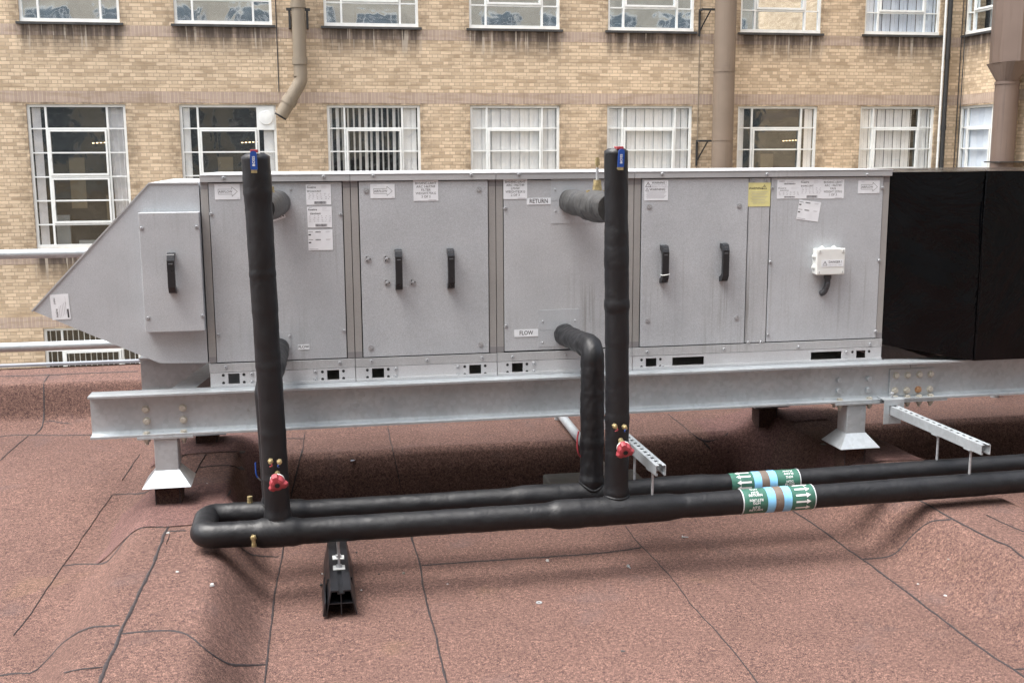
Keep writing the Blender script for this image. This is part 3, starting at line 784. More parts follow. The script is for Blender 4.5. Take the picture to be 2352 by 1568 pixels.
def hs_(L):
    out = []
    for x0, x1, ya, yb in L:
        q0 = P0(x0, yb, -.008); q1 = P0(x1, ya, -.008); out.append((q0.x, q1.x, q0.z, q1.z))
    return out
def ring(h): return [(h[0]-.020, h[2]+.006), (h[0]-.020, h[3]-.006), (h[1]+.018, h[2]+.006), (h[1]+.018, h[3]-.006)]
def side(h, s_): x = h[0]-.05 if s_ < 0 else h[1]+.05; return [(x, h[2]+.006), (x, h[3]-.004)]
h1 = hs_([(525,550,857,882),(752,779,849,873)]); base_channel(.003, .6075, h1, ring(h1[0])+ring(h1[1]), side(h1[0], 1)+side(h1[1], -1))
h2 = hs_([(855,882,845,869),(1078,1105,837,862)]); base_channel(.6105, 1.2255, h2, ring(h2[0])+ring(h2[1]), side(h2[0], 1)+side(h2[1], -1))
h3 = hs_([(1176,1201,833,857),(1390,1415,828,851)]); base_channel(1.2285, 1.8425, h3, ring(h3[0])+ring(h3[1]), side(h3[0], 1)+side(h3[1], -1))
h4 = hs_([(1483,1508,822,845),(1544,1617,818,842),(1862,1933,806,830),(1966,1988,804,828)]); base_channel(1.8455, 3.058, h4, ring(h4[0])+ring(h4[3]), side(h4[3], -1)+[(h4[0][1]+.03, h4[0][2]+.006)])

# handles ------------------------------------------------------------
def handle(px, ytop, ybot, parent, tie=False, dy=0.0, lean=0):
    a = P0(px, ytop, dy-.03); b = P0(px, ybot, dy-.03); x = (a.x+b.x)/2; z1, z0 = a.z, b.z; h = z1-z0
    prof = [(dy, z0+.0), (dy-.030, z0+.006), (dy-.046, z0+.030), (dy-.046, z1-.030), (dy-.034, z1-.004), (dy, z1), (dy, z1-.020), (dy-.018, z1-.028), (dy-.028, z1-.042), (dy-.028, z0+.042), (dy-.018, z0+.030), (dy, z0+.022)]
    mb = MB(); mb.prism(prof, lambda u, v, t: (t+lean*(v-z0), u, v), x-.0145, x+.0145)
    o = mb.build('handle', M['black'], parent, ahu, .005)
    mb = MB(); mb.hexa([(x-.009, dy-.0472, z1-.045), (x+.009, dy-.0472, z1-.045), (x+.009, dy-.044, z1-.045), (x-.009, dy-.044, z1-.045), (x-.009, dy-.0392, z1-.012), (x+.009, dy-.0392, z1-.012), (x+.009, dy-.036, z1-.012), (x-.009, dy-.036, z1-.012)])
    mb.build('handle_cap', M['conduit'], o, ahu)
    if tie:
        pts = [Vector((x+.019*math.cos(t_*math.pi/8), dy-.037+.014*math.sin(t_*math.pi/8), z0+.042+.002*math.cos(t_*math.pi/8))) for t_ in range(17)]
        mb = MB(); mb.sweep(pts, lambda i, t, s: .0022, 6); mb.build('cable_tie', M['white_pl'], o, ahu)
handle(916, 573, 668, p2, dy=-.006); handle(1036, 571, 665, p2, dy=-.006)
handle(1527, 563, 652, p4, True, dy=-.006); handle(1665, 559, 648, p4, dy=-.006)

# intake hood --------------------------------------------------------
mb = MB(); poly = [(-.004, 1.396), (-.199, 1.396), (-.680, .893), (-.197, .658), (-.004, .652)]
mb.prism(poly, lambda u, v, t: (u, t, v), -.002, AD); hood = mb.build('intake_hood', M['zinc'], ahu, ahu, .0015)
hood['label'] = 'pointed intake hood at the left end'
mb = MB(); mb.prism([(-.006, 1.402), (-.201, 1.402), (-.686, .894), (-.682, .890), (-.199, 1.3965), (-.006, 1.3965)], lambda u, v, t: (u, t, v), -.006, AD+.003)
mb.build('hood_trim', M['zinc_rail'], hood, ahu)
mb = MB(); mb.box(-.240, -.004, -.060, -.003, .798, 1.284); hb = mb.build('access_box', M['zinc'], hood, ahu, .002)
for px, py in ((325,524),(451,521),(340,730),(465,725)):
    q = P0(px, py, -.06); inst('screw', SCREW, (q.x, -.06, q.z), hb, ahu)
handle(394, 581, 676, hb, dy=-.06)

# stickers -----------------------------------------------------------
def sticker(x0, y0, x1, y1, parent, draw, mat='paper', yy=-.004, rot=0, name='sticker', label=None):
    a = P0(x0, y0, yy); b = P0(x1, y1, yy); w_, h_ = b.x-a.x, a.z-b.z; cx_, cz_ = (a.x+b.x)/2, (a.z+b.z)/2
    cr, sr = math.cos(rot), math.sin(rot)
    def fn(u, v, d=0.0): return (cx_+u*cr-v*sr, yy-.0006-d, cz_+u*sr+v*cr)
    mb = MB(); q = [(-w_/2, -h_/2), (w_/2, -h_/2), (w_/2, h_/2), (-w_/2, h_/2)]
    mb.add([fn(u, v) for u, v in q]+[fn(u, v, -.0005) for u, v in q], [(0,1,2,3),(4,7,6,5),(0,4,5,1),(1,5,6,2),(2,6,7,3),(3,7,4,0)], 0)
    F = lambda u, v: fn(u*w_, v*w_, .0003)
    draw(mb, F, h_/w_)
    o = mb.build(name, [M[mat], M['ink'], M['ink2']], parent, ahu)
    if label: o['label'] = label
    return o
def bar(mb, F, x0, x1, z0, z1, mi=1): mb.add([F(x0, z0), F(x1, z0), F(x1, z1), F(x0, z1)], [(0, 1, 2, 3)], mi)
def line(mb, F, p, q, t, mi=1):
    p = Vector(p); q = Vector(q); n_ = (q-p).normalized(); n_ = Vector((-n_.y, n_.x))*t/2
    mb.add([F(*(p-n_)), F(*(q-n_)), F(*(q+n_)), F(*(p+n_))], [(0, 1, 2, 3)], mi)
def T(mb, F, s, size, x, z, mi=1, align='CENTER', sx=1.0, bold=0.0, rot=0):
    mb.text(s, size, (lambda u, v: F(x+u, z+v)) if not rot else (lambda u, v: F(x-v, z+u)), mi, align, sx, 0, bold)
def airflow(mb, F, a):
    pts = [(-.36, -.10), (.18, -.10), (.18, -.19), (.40, .0), (.18, .19), (.18, .10), (-.36, .10), (-.36, -.10)]
    for p, q in zip(pts, pts[1:]): line(mb, F, p, q, .012)
    T(mb, F, 'AIRFLOW', .135, -.075, -.005, 1, 'CENTER', .92, .004); bar(mb, F, -.36, -.22, a*.40, a*.415, 2); bar(mb, F, .38, .46, -a*.44, -a*.42, 2)
def barcode(mb, F, x0, x1, z0, z1):
    x = x0; rnd = random.Random(3)
    while x < x1: w_ = rnd.choice((.008, .012, .018)); bar(mb, F, x, min(x+w_, x1), z0, z1); x += w_+rnd.choice((.008, .012))
def spec(code, extra=''):
    def d(mb, F, a):
        T(mb, F, 'nuaire', .12, -.27, a*.36, 1, 'CENTER', 1.15, .01)
        line(mb, F, (-.46, a*.33), (-.42, a*.44), .008); line(mb, F, (-.42, a*.44), (-.30, a*.46), .008)
        T(mb, F, code, .105, -.17, a*.16, 1, 'CENTER', .82, .006)
        rnd = random.Random(len(code))
        for k in range(4): bar(mb, F, .12, .12+.3*rnd.random()+.05, a*(.44-.045*k), a*(.44-.045*k)+.006, 2)
        for k in range(4):
            z_ = a*(.04-.085*k); bar(mb, F, -.46, .46, z_-.02, z_-.017, 2)
            for j in range(6): x_ = -.42+.16*j+.04*rnd.random(); bar(mb, F, x_, x_+.03+.04*rnd.random(), z_, z_+.018, 2)
        barcode(mb, F, -.18, .30, -a*.46, -a*.33)
    return d
def module_label(lines):
    def d(mb, F, a):
        for k, s in enumerate(lines): T(mb, F, s, .135, 0, a*(.36-.165*k), 2 if k > 9 else 1, 'CENTER', .98 if len(s) < 12 else .88)
        bar(mb, F, .1, .42, -a*.47, -a*.45, 2)
    return d
def word(s, sz=.30, sx=.85): return lambda mb, F, a: T(mb, F, s, sz, 0, 0, 1, 'CENTER', sx, .012)
def blank(mb, F, a):
    for z_ in (.36, -.02):
        barcode(mb, F, -.20, .02, a*z_, a*z_+.05); bar(mb, F, -.48, -.30, a*z_+.02, a*z_+.035); bar(mb, F, -.48, -.38, a*z_-.11, a*z_-.06)
        bar(mb, F, .22, .42, a*z_+.04, a*z_+.05, 2); bar(mb, F, .22, .38, a*z_+.01, a*z_+.02, 2)
    bar(mb, F, -.46, -.1, -a*.45, -a*.43, 2)
def tri(mb, F, cx_, cz_, s, bolt=True):
    p = [(cx_-s, cz_-s*.85), (cx_+s, cz_-s*.85), (cx_, cz_+s*.9)]
    for i_ in range(3): line(mb, F, p[i_], p[(i_+1) % 3], s*.17)
    line(mb, F, (cx_, cz_+s*.35), (cx_, cz_-s*.2), s*.2); bar(mb, F, cx_-s*.1, cx_+s*.1, cz_-s*.6, cz_-s*.42)
def warn(mb, F, a):
    tri(mb, F, -.34, a*.30, .11); T(mb, F, 'WARNING !', .115, .12, a*.38, 1, 'CENTER', 1, .008)
    T(mb, F, 'ISOLATE UNIT BEFORE', .068, .10, a*.27, 2); T(mb, F, 'REMOVING ANY PANELS', .068, .10, a*.18, 2)
    line(mb, F, (-.5, a*.11), (.5, a*.11), .004, 2)
    tri(mb, F, -.38, a*.05, .07); T(mb, F, 'WARNING', .13, .05, a*.04, 1, 'CENTER', 1.05, .01)
    for k in range(6): bar(mb, F, -.42+.03*(k % 2), .43-.05*(k % 3), a*(-.09-.06*k), a*(-.09-.06*k)+.014, 2)
def warn_y(mb, F, a):
    T(mb, F, 'WARNING', .14, -.15, a*.26, 1, 'CENTER', .95, .012); tri(mb, F, .22, a*.32, .10)
    for k in range(7): bar(mb, F, -.38+.05*(k % 2), .38-.06*(k % 3), a*(.10-.065*k), a*(.10-.065*k)+.012, 2)
    T(mb, F, 'INSPECT AND SERVICE', .055, 0, -a*.36, 2)
def hoodlab(mb, F, a):
    T(mb, F, 'nuaire', .20, -.22, -a*.24, 1, 'CENTER', 1.0, .012, 1)
    T(mb, F, 'J16963', .13, -.28, a*.24, 1, 'CENTER', 1.0, .01, 1)
    for k in range(5): bar(mb, F, -.08+.09*k, -.06+.09*k, -a*(.42-.03*k), a*(.02+.04*k), 2)
    bar(mb, F, .34, .43, -a*.44, -a*.10); bar(mb, F, .30, .31, a*.1, a*.4, 2)
sticker(492, 423, 552, 458, p1, airflow)
sticker(702, 424, 761, 470, p1, spec('BFCLNC4-RHT')); sticker(705, 475, 763, 522, p1, spec('ESBWP4600')); sticker(707, 528, 765, 574, p1, blank)
sticker(684, 791, 711, 802, p1, word('FLOW', .36, .9)); sticker(606, 493, 656, 507, p1, word('RETURN', .26, .9), rot=.30)
sticker(850, 423, 907, 455, p2, airflow, yy=-.007)
sticker(949, 415, 1007, 461, p2, module_label(['BHS4NC-LRHT', 'ARC 1467749', 'FILTER', 'WEIGHT75KG', '3 OF 3']), yy=-.007)
sticker(1156, 412, 1211, 457, p3, module_label(['BHS4NC-LRHT', 'ARC 1467749', 'LPHW', 'WEIGHT82KG', '2 OF 3']))
sticker(1209.5, 455, 1265, 469.5, p3, word('RETURN', .24)); sticker(1181, 757, 1236, 772, p3, word('FLOW', .24))
sticker(1480, 415, 1534, 460, p4, warn, yy=-.007); sticker(1719, 420, 1768.5, 474, ps, warn_y, 'yellow')
def two(mb, F, a):
    spec('BHSWP4-L')(mb, lambda u, v: F(u, v*.62-a*.17), a); T(mb, F, 'nuaire', .09, -.3, a*.42, 1); T(mb, F, 'BHSWP4-L', .07, .1, a*.36, 2); barcode(mb, F, -.2, .3, a*.24, a*.31)
sticker(1785.5, 413, 1836, 456, p5, two); sticker(1837.5, 412.5, 1887, 456, p5, spec('BHS4NC-LRHT'))
sticker(1888.5, 413, 1937.5, 456, p5, module_label(['BHS4NC-LRHT', 'ARC 1467749', 'FAN', 'WEIGHT 237KG', '1 OF 3']))
sticker(1833, 462, 1881.5, 506, p5, blank, rot=-.14)
sticker(1971.5, 415, 2019.5, 444, p5, airflow)
sticker(115, 676, 162, 733, hood, hoodlab, yy=-.003, rot=.04)

# cover plates round the pipe entries (thin lines of the split plates)
def plate(x0, y0, x1, y1, parent, split=None):
    a = P0(x0, y0, -.003); b = P0(x1, y1, -.003); mb = MB()
    if split is None: mb.box(a.x, b.x, -.0045, -.003, b.z, a.z)
    else:
        zz = P0(x0, split, -.003).z; mb.box(a.x, b.x, -.0045, -.003, zz+.001, a.z); mb.box(a.x, b.x, -.0045, -.003, b.z, zz-.001)
    mb.build('cover_plate', M['zinc'], parent, ahu)
plate(1265, 412, 1368, 512, p3, 462); plate(1236, 712, 1331, 793, p3, 759); plate(600, 424, 668, 494, p1, 470); plate(590, 764, 669, 812, p1, 800)

# junction box -------------------------------------------------------
jt, jb = P0(1876, 572, -.045), P0(1937, 629, -.045)
mb = MB(); mb.box(jt.x, jb.x, -.045, -.003, jb.z, jt.z); jbx = mb.build('junction_box', M['white_pl'], p5, ahu, .005)
mb = MB(); mb.box(jt.x-.002, jb.x+.002, -.053, -.0455, jb.z-.002, jt.z+.002); mb.build('box_lid', M['white_pl'], jbx, ahu, .004)
def gland(c, d):
    mb = MB(); c = Vector(c); d = Vector(d)
    for k_ in range(4): mb.cyl(c+d*(.003*k_), c+d*(.003*(k_+1)), .015-.0033*k_, .014-.0033*k_, 18)
    mb.build('cable_gland', M['white_pl'], jbx, ahu)
for z_ in (jt.z-.035, jb.z+.033): gland((jt.x, -.025, z_), (-1, 0, 0))
for x_ in (jt.x+.035, jb.x-.042): gland((x_, -.025, jt.z), (0, 0, 1))
for x_ in (jt.x+.012, jb.x-.010):
    for z_ in (jt.z-.011, jb.z+.010):
        mb = MB(); mb.cyl((x_, -.0535, z_), (x_, -.0550, z_), .0075, n=12); mb.box(x_-.001, x_+.001, -.0556, -.055, z_-.005, z_+.005, 1); mb.build('lid_screw', [M['white_pl'], M['cap']], jbx, ahu)
def danger(mb, F, a):
    tri(mb, F, -.34, 0, .10); T(mb, F, 'DANGER !', .13, .12, a*.17, 1, 'CENTER', 1, .01); T(mb, F, 'LIVE AT ALL TIMES', .075, .12, -a*.24, 2)
sticker(1887, 597, 1937, 612, jbx, danger, yy=-.0535)
mb = MB(); c0 = P0(1901, 631, -.025)
pts = bent([(c0.x, -.025, jb.z), (c0.x, -.025, jb.z-.055), (c0.x-.010, -.018, jb.z-.085), (c0.x-.018, -.002, jb.z-.092)], .03, 8)
pts2 = catmull([Vector(p) for p in pts], .0015)
mb.sweep(pts2, lambda i, t, s: .0125+.0014*(1 if (s/.0045) % 1 > .5 else 0), 16); mb.cyl((c0.x, -.025, jb.z+.002), (c0.x, -.025, jb.z-.022), .017, n=16)
mb.build('conduit', M['conduit'], p5, ahu)

# ================================================================ STEEL FRAME
sf = thing('steel_support_frame', 'galvanised steel beam frame on four skirted posts under the unit', 'steel frame', (1.5, .3, .05))
def ibeam(x0, x1, y0, y1, z0, z1, name='beam', t=.0095, webt=.008, yw=None):
    yw = (y0+y1)/2 if yw is None else yw; k = .011
    prof = [(y0, z1), (y0, z1-t), (yw-webt/2-k, z1-t), (yw-webt/2-k*.3, z1-t-k*.3), (yw-webt/2, z1-t-k), (yw-webt/2, z0+t+k), (yw-webt/2-k*.3, z0+t+k*.3), (yw-webt/2-k, z0+t), (y0, z0+t), (y0, z0),
            (y1, z0), (y1, z0+t), (yw+webt/2, z0+t), (yw+webt/2, z1-t), (y1, z1-t), (y1, z1)]
    mb = MB(); mb.prism(prof, lambda u, v, t_: (t_, u, v), x0, x1); return mb.build(name, M['galv'], sf, sf, .0008)
fb = ibeam(-.476, 3.186, -.095, .005, .368, .5465); fb2 = ibeam(3.189, 7, -.095, .005, .368, .5465)
rb_ = ibeam(-.40, 7, .775, .875, .368, .5465)
ibeam_y = lambda x: None
for x_ in (.55, 1.25, 1.9, 2.6, 3.4, 4.4): mb = MB(); mb.box(x_-.04, x_+.04, .0055, .770, .45, .53); mb.build('cross_member', M['galv'], sf, sf)
mb = MB(); mb.hexa([(-.16,.02,.44),(-.06,.02,.44),(.07,.76,.44),(-.03,.76,.44),(-.16,.02,.545),(-.06,.02,.545),(.07,.76,.545),(-.03,.76,.545)]); mb.build('diagonal_brace', M['galv'], sf, sf)
# bolts
YB = -.0495
def hexsrc(mat, nm):
    mb = MB(); mb.cyl((0, 0, 0), (0, -.0025, 0), .0165, n=20); mb.hexnut((0, -.0025, 0), (0, -1, 0), .0135, .009); return Src(mb, nm, mat)
BOLT = hexsrc(M['bolt'], 'bolt'); BOLT2 = hexsrc(M['bolt_rust'], 'bolt'); BOLTS = hexsrc(M['galv'], 'bolt')
def bolt(px, py, parent, src=BOLT, y=YB):
    q = P0(px, py, y); inst('bolt', src, (q.x, y, q.z), parent, sf, (0, random.uniform(0, 1), 0))
for p in ((334.8,939.6),(337,966),(419.9,936),(421.6,963)): bolt(*p, fb)
for p in ((1926.5,872.4),(1924.7,897),(1994.6,869),(1992.6,894.6)): bolt(*p, fb, BOLTS)
mb = MB(); a = P0(2044, 848.5, -.055); b = P0(2143.5, 905, -.055); mb.box(a.x, b.x, -.0575, -.050, b.z, a.z); sp = mb.build('splice_plate', M['galv'], sf, sf, .0008)
for k, p in enumerate(((1003,263),(1122,260),(1246,253),(1364,250),(990,420),(1114,417),(1233,410),(1355,405))):
    bolt(1837.5+p[0]*.21968, 803.9+p[1]*.21968, sp, BOLT2 if k == 6 else BOLT, -.0578)
mb = MB(); mb.box(3.02, 3.36, -.093, .003, .3575, .3678); mb.build('splice_plate', M['galv'], sf, sf)
for ex, ey, tx, ty in ((817, 931, 901, 928.5), (1661, 901, 1740, 897)):
    q = P0(ex, ey, -.054); mb = MB()
    pts = [Vector((q.x+.020*math.cos(2*math.pi*k/24), -.0542, q.z+.012*math.sin(2*math.pi*k/24))) for k in range(25)]
    mb.sweep(pts, lambda i, t, s: .0011, 6, 0, False)
    mb.build('rolled_mark', M['galv'], fb, sf); mb = MB()
    q2 = P0(tx, ty, -.054); mb.text('STEEL', .020, lambda u, v: (q2.x+u, -.0548, q2.z+v), 0, 'CENTER', 1.25, .35)
    mb.build('rolled_mark', M['galv'], fb, sf)
# upright flange bolts with nuts and threads below
mb = MB(); mb.hexnut((0, 0, 0), (0, 0, 1), .0135, .008); mb.cyl((0, 0, 0), (0, 0, .0015), .016, n=16)
mb.cyl((0, 0, -.046), (0, 0, -.02), .0075, n=10); mb.hexnut((0, 0, -.0215), (0, 0, -1), .0145, .012)
FB = Src(mb, 'flange_bolt', M['bolt'])
for x in (-.258, -.110, 2.826, 2.974): inst('flange_bolt', FB, (x, -.073, .3778), fb, sf)
for x in (3.105, 3.167, 3.227, 3.285): inst('flange_bolt', FB, (x, -.073, .3778), fb2 if x > 3.19 else fb, sf)
for x in (3.135, 3.197, 3.257): inst('flange_bolt', FB, (x, -.018, .3778), fb2 if x > 3.19 else fb, sf)
for x in (-.258, -.110, 2.826, 2.974): inst('flange_bolt', FB, (x, -.018, .3778), fb, sf)
# posts
def post(cx_, cy_, ztop=.3575, plate_=True):
    mb = MB(); h = .047
    mb.box(cx_-h, cx_+h, cy_-h, cy_+h, .212, ztop-.0005)
    o = mb.build('post', M['galv'], sf, sf, .003)
    mb = MB(); mb.box(cx_-.112, cx_+.112, cy_-.055, cy_+.055, ztop, ztop+.010); mb.build('top_plate', M['galv'], o, sf, .0008)
    mb = MB(); r1, r2, z1, z2 = .0485, .098, .222, .160
    mb.add([(cx_-r1,cy_-r1,z1),(cx_+r1,cy_-r1,z1),(cx_+r1,cy_+r1,z1),(cx_-r1,cy_+r1,z1),(cx_-r2,cy_-r2,z2),(cx_+r2,cy_-r2,z2),(cx_+r2,cy_+r2,z2),(cx_-r2,cy_+r2,z2)],
           [(0,4,5,1),(1,5,6,2),(2,6,7,3),(3,7,4,0)])
    k_ = mb.build('skirt', M['galv'], o, sf); sd_ = k_.modifiers.new('s', 'SOLIDIFY'); sd_.thickness = .003
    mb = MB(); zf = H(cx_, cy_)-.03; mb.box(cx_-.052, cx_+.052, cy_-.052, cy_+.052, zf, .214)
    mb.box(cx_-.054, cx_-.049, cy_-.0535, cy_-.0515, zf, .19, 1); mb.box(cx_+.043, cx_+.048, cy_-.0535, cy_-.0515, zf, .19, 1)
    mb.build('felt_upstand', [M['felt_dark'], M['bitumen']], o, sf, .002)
post(-.182, -.042); post(2.905, -.042); post(-.10, .825); post(2.85, .825); post(5.9, -.042); post(5.9, .825)

# ================================================================ BLACK DUCT
bd = thing('wrapped_duct', 'large duct wrapped in shiny black polythene at the right end of the unit', 'duct', (4.5, .3, .55))
mb = MB()
def grid(mb, p00, p10, p11, p01, nu, nv, amp, seed):
    p00, p10, p11, p01 = map(Vector, (p00, p10, p11, p01)); nrm = (p10-p00).cross(p01-p00).normalized(); vs = []
    for j in range(nv+1):
        for i in range(nu+1):
            u, v = i/nu, j/nv; p = p00*(1-u)*(1-v)+p10*u*(1-v)+p11*u*v+p01*(1-u)*v
            e = min(1, 8*min(u, 1-u, v, 1-v)); a_ = amp*e
            p = p + nrm*(a_*(noise.noise(p*3.1+Vector((seed, 0, 0)))+.5*noise.noise(p*8+Vector((0, seed, 0)))+.25*abs(noise.noise(Vector((p.x*5+p.z*9, p.y*5, seed))))*2))
            vs.append(p)
    mb.add(vs, [(j*(nu+1)+i, j*(nu+1)+i+1, (j+1)*(nu+1)+i+1, (j+1)*(nu+1)+i) for j in range(nv) for i in range(nu)], 0, True)
XA, XB, XC = 3.066, 3.462, 7.0
grid(mb, (XA,.0,.618), (XB,-.12,.548), (XB,-.12,1.4215), (XA,.0,1.4185), 40, 60, .012, 4)
grid(mb, (XA,.0,1.4185), (XB,-.12,1.4215), (XB,.95,1.4215), (XA,.87,1.4185), 30, 40, .006, 5)
grid(mb, (XA,.87,.618), (XB,.95,.548), (XB,-.12,.548), (XA,.0,.618), 20, 30, .006, 6)
grid(mb, (XB,.95,.548), (XA,.87,.618), (XA,.87,1.4185), (XB,.95,1.4215), 20, 30, .006, 7)
mb.build('transition', M['poly'], bd, bd)
mb = MB(); XB2 = XB+.001
grid(mb, (XB2,-.125,.548), (XC,-.125,.548), (XC,-.125,1.4225), (XB2,-.125,1.4225), 150, 50, .010, 14)
grid(mb, (XB2,-.125,1.4225), (XC,-.125,1.4225), (XC,.96,1.4225), (XB2,.96,1.4225), 100, 30, .006, 15)
grid(mb, (XB2,.96,.548), (XC,.96,.548), (XC,-.125,.548), (XB2,-.125,.548), 60, 20, .004, 16)
grid(mb, (XC,.96,.548), (XB2,.96,.548), (XB2,.96,1.4225), (XC,.96,1.4225), 60, 20, .004, 17)
mb.build('duct', M['poly'], bd, bd)
mb = MB()
pts = catmull([Vector((XB, -.134, .56)), Vector((XB+.004, -.137, .9)), Vector((XB-.003, -.136, 1.2)), Vector((XB+.004, -.131, 1.41))], .02)
mb.sweep(pts, lambda i, t, s: .0035+.0015*noise.noise(Vector((s*20, t, 0))), 8); mb.build('tape_seam', M['poly'], bd, bd)

# ================================================================ PIPEWORK
pw_ = thing('insulated_pipework', 'black wrapped heating pipes looping in front of the unit', 'pipework', (1.5, -.62, .14))
YF, YBK = -.74, -.50
def wrapped(name, pts, r, seed, mat='wrap', amp=.0010, n=40, step=.010, rings=(), taper=None, capround=(0, 0), label=None, wr=1.0, z=None):
    C = []
    P = [Vector(p) for p in pts]
    for i in range(len(P)-1):
        k = max(1, int((P[i+1]-P[i]).length/step))
        for j in range(k): C.append(P[i].lerp(P[i+1], j/k))
    C.append(P[-1]); L = sum((C[i+1]-C[i]).length for i in range(len(C)-1))
    def rf(i, th, s):
        rr = r(s) if callable(r) else r
        v = Vector((math.cos(th)*1.1, math.sin(th)*1.1, s*9+seed*7))
        d = amp*(noise.noise(v) + .6*noise.noise(v*2.3))
        dg = abs(noise.noise(Vector((math.cos(th)*1.6+s*6, math.sin(th)*1.6, s*22+seed*3))))
        d -= amp*wr*1.3*max(0, .22-dg)*3
        d += .0013*((int(s/.43+seed*.37) % 2) + (int(s/.31+seed*.61) % 2)*.5)
        for (c_, w_, h_) in rings:
            t_ = abs(s-c_)/w_
            if t_ < 1: d += h_*(1-t_*t_)**.5
            elif t_ < 1.35: d -= abs(h_)*.4*(1.35-t_)
        for q, e in ((capround[0], s), (capround[1], L-s)):
            if q and e < q: rr *= max(.05, math.sqrt(max(0, 1-(1-e/q)**2)))*.35+.65 if e > 0 else .65
        return rr + d
    mb = MB(); mb.sweep(C, rf, n, 0, True); o = mb.build(name, M[mat], pw_, pw_)
    if label: o['label'] = label
    return o
def zf(x): return .143+.0085*max(0, x-1.6)
def zb(x): return .140+.0085*max(0, x-1.6)
# headers with the U bend: front and back in one sweep
hp = []
for x in [3.9+.0]: pass
xr = 6.0
fx = [Vector((x, YF, zf(x))) for x in (xr, 4.5, 3.4, 2.6, 2.0, 1.5, .9, .4)]
bend = bent([(.4, YF, .143), (.012, YF, .150), (.012, YBK, .150), (.4, YBK, .140)], .05, 8)
bx_ = [Vector((x, YBK, zb(x))) for x in (.9, 1.5, 2.0, 2.6, 3.4, 4.5, xr)]
Lf = (xr-.4)
def rad_h(s):
    x = xr - s
    if x > 0: 
        return .0465 + .0065*(1-sst(.055, .085, abs(x-.2835))) + (.0085*sst(1.29, 1.34, x)*(1-sst(1.76, 1.84, x)) if x > .5 else 0)
    return .0465
front = fx + bend[1:]
ft = [p for p in front]
wrapped('header_pipe', [Vector(p) for p in fx[::-1]][:0]+fx+bend[1:len(bend)//2+1], lambda s: rad_h(s), 1, label='front header pipe of the loop', capround=(0, 0))
def rad_b(s): return .0425 + .0055*(1-sst(.05, .08, abs(s-.33))) + .0045*(1-sst(.05, .08, abs(s-1.60))) + .006*sst(1.20, 1.27, s+.0)*(1-sst(2.0, 2.1, s))
wrapped('header_pipe', bend[len(bend)//2:]+bx_, lambda s: rad_b(s), 2, label='rear header pipe of the loop')
# risers
YR = YF + .024
wrapped('riser_pipe', [(.2835, YR, .145), (.282, YR, .30), (.274, YR, .70), (.264, YR, 1.2), (.259, YR, 1.515)], lambda s: .0455+.0045*sst(1.18, 1.26, s), 3, rings=((.055, .02, .004), (.20, .012, .0015), (.62, .01, .0012), (.95, .012, .0016)), capround=(0, .005), label='left front riser')
wrapped('riser_pipe', [(1.574, YR, .145), (1.574, YR, .5), (1.567, YR, 1.0), (1.558, YR, 1.528)], lambda s: .0455-.001*sst(.5, .9, s), 4, rings=((.07, .012, .003), (.36, .02, .002), (.80, .02, .003), (.98, .04, .0014)), capround=(0, .005), label='right front riser')
wrapped('riser_pipe', [(.262, YBK, .14), (.258, YBK, .40), (.250, YBK, .62), (.262, YBK+.03, .665), (.278, YBK+.09, .690), (.290, -.004, .705)], lambda s: .043, 5, label='left rear riser bending back to the lower inlet', rings=((.05, .02, .003),))
ea = bent([(1.530, YBK, .14), (1.532, YBK, .745), (1.532, -.004, .718)], .045, 6)
wrapped('riser_pipe', ea, lambda s: .0465+.0015*math.sin(s*7), 6, label='right rear riser bending back to the lower inlet', rings=((.06, .02, .004), (.22, .02, .002), (.60, .02, -.002), (.68, .03, .004)), amp=.003)
# wrapped collars where the risers meet the headers
for xc_, yc_, zc_, rr_, RR_ in ((.2835, YR, .143, .0462, .0530), (1.574, YR, .143, .0462, .0560), (.262, YBK, .140, .0435, .0480), (1.530, YBK, .140, .0470, .0530)):
    pts = []
    for k in range(37):
        t = 2*math.pi*k/36; sn = rr_*math.sin(t) + (yc_-YF if yc_ < -.6 else 0); q_ = max(0, RR_*RR_-sn*sn)
        pts.append(Vector((xc_+(rr_+.002)*math.cos(t), yc_+(rr_+.001)*math.sin(t), zc_+math.sqrt(q_)+.001)))
    mb = MB(); mb.sweep(pts, lambda i, t, s: .0050+.0016*noise.noise(Vector((s*30, t, xc_))), 10, 0, False); mb.build('tee_collar', M['wrap'], pw_, pw_)
# branches
wrapped('branch_pipe', [(.310, -.002, 1.315), (.290, -.30, 1.318), (.264, YF+.065, 1.321)], .0525, 7, mat='arm', amp=.0018, rings=((.08, .03, .002), (.16, .03, .002), (.24, .03, .002)), label='left upper branch into the return inlet')
wrapped('branch_pipe', [(1.556, -.002, 1.304), (1.556, -.35, 1.304), (1.556, YF+.060, 1.306)], lambda s: .052+.010*sst(.28, .36, s)*(1-.6*sst(.50, .62, s)), 8, mat='arm', amp=.003, rings=((.10, .05, .002), (.26, .03, .003)), label='right upper branch into the return inlet')

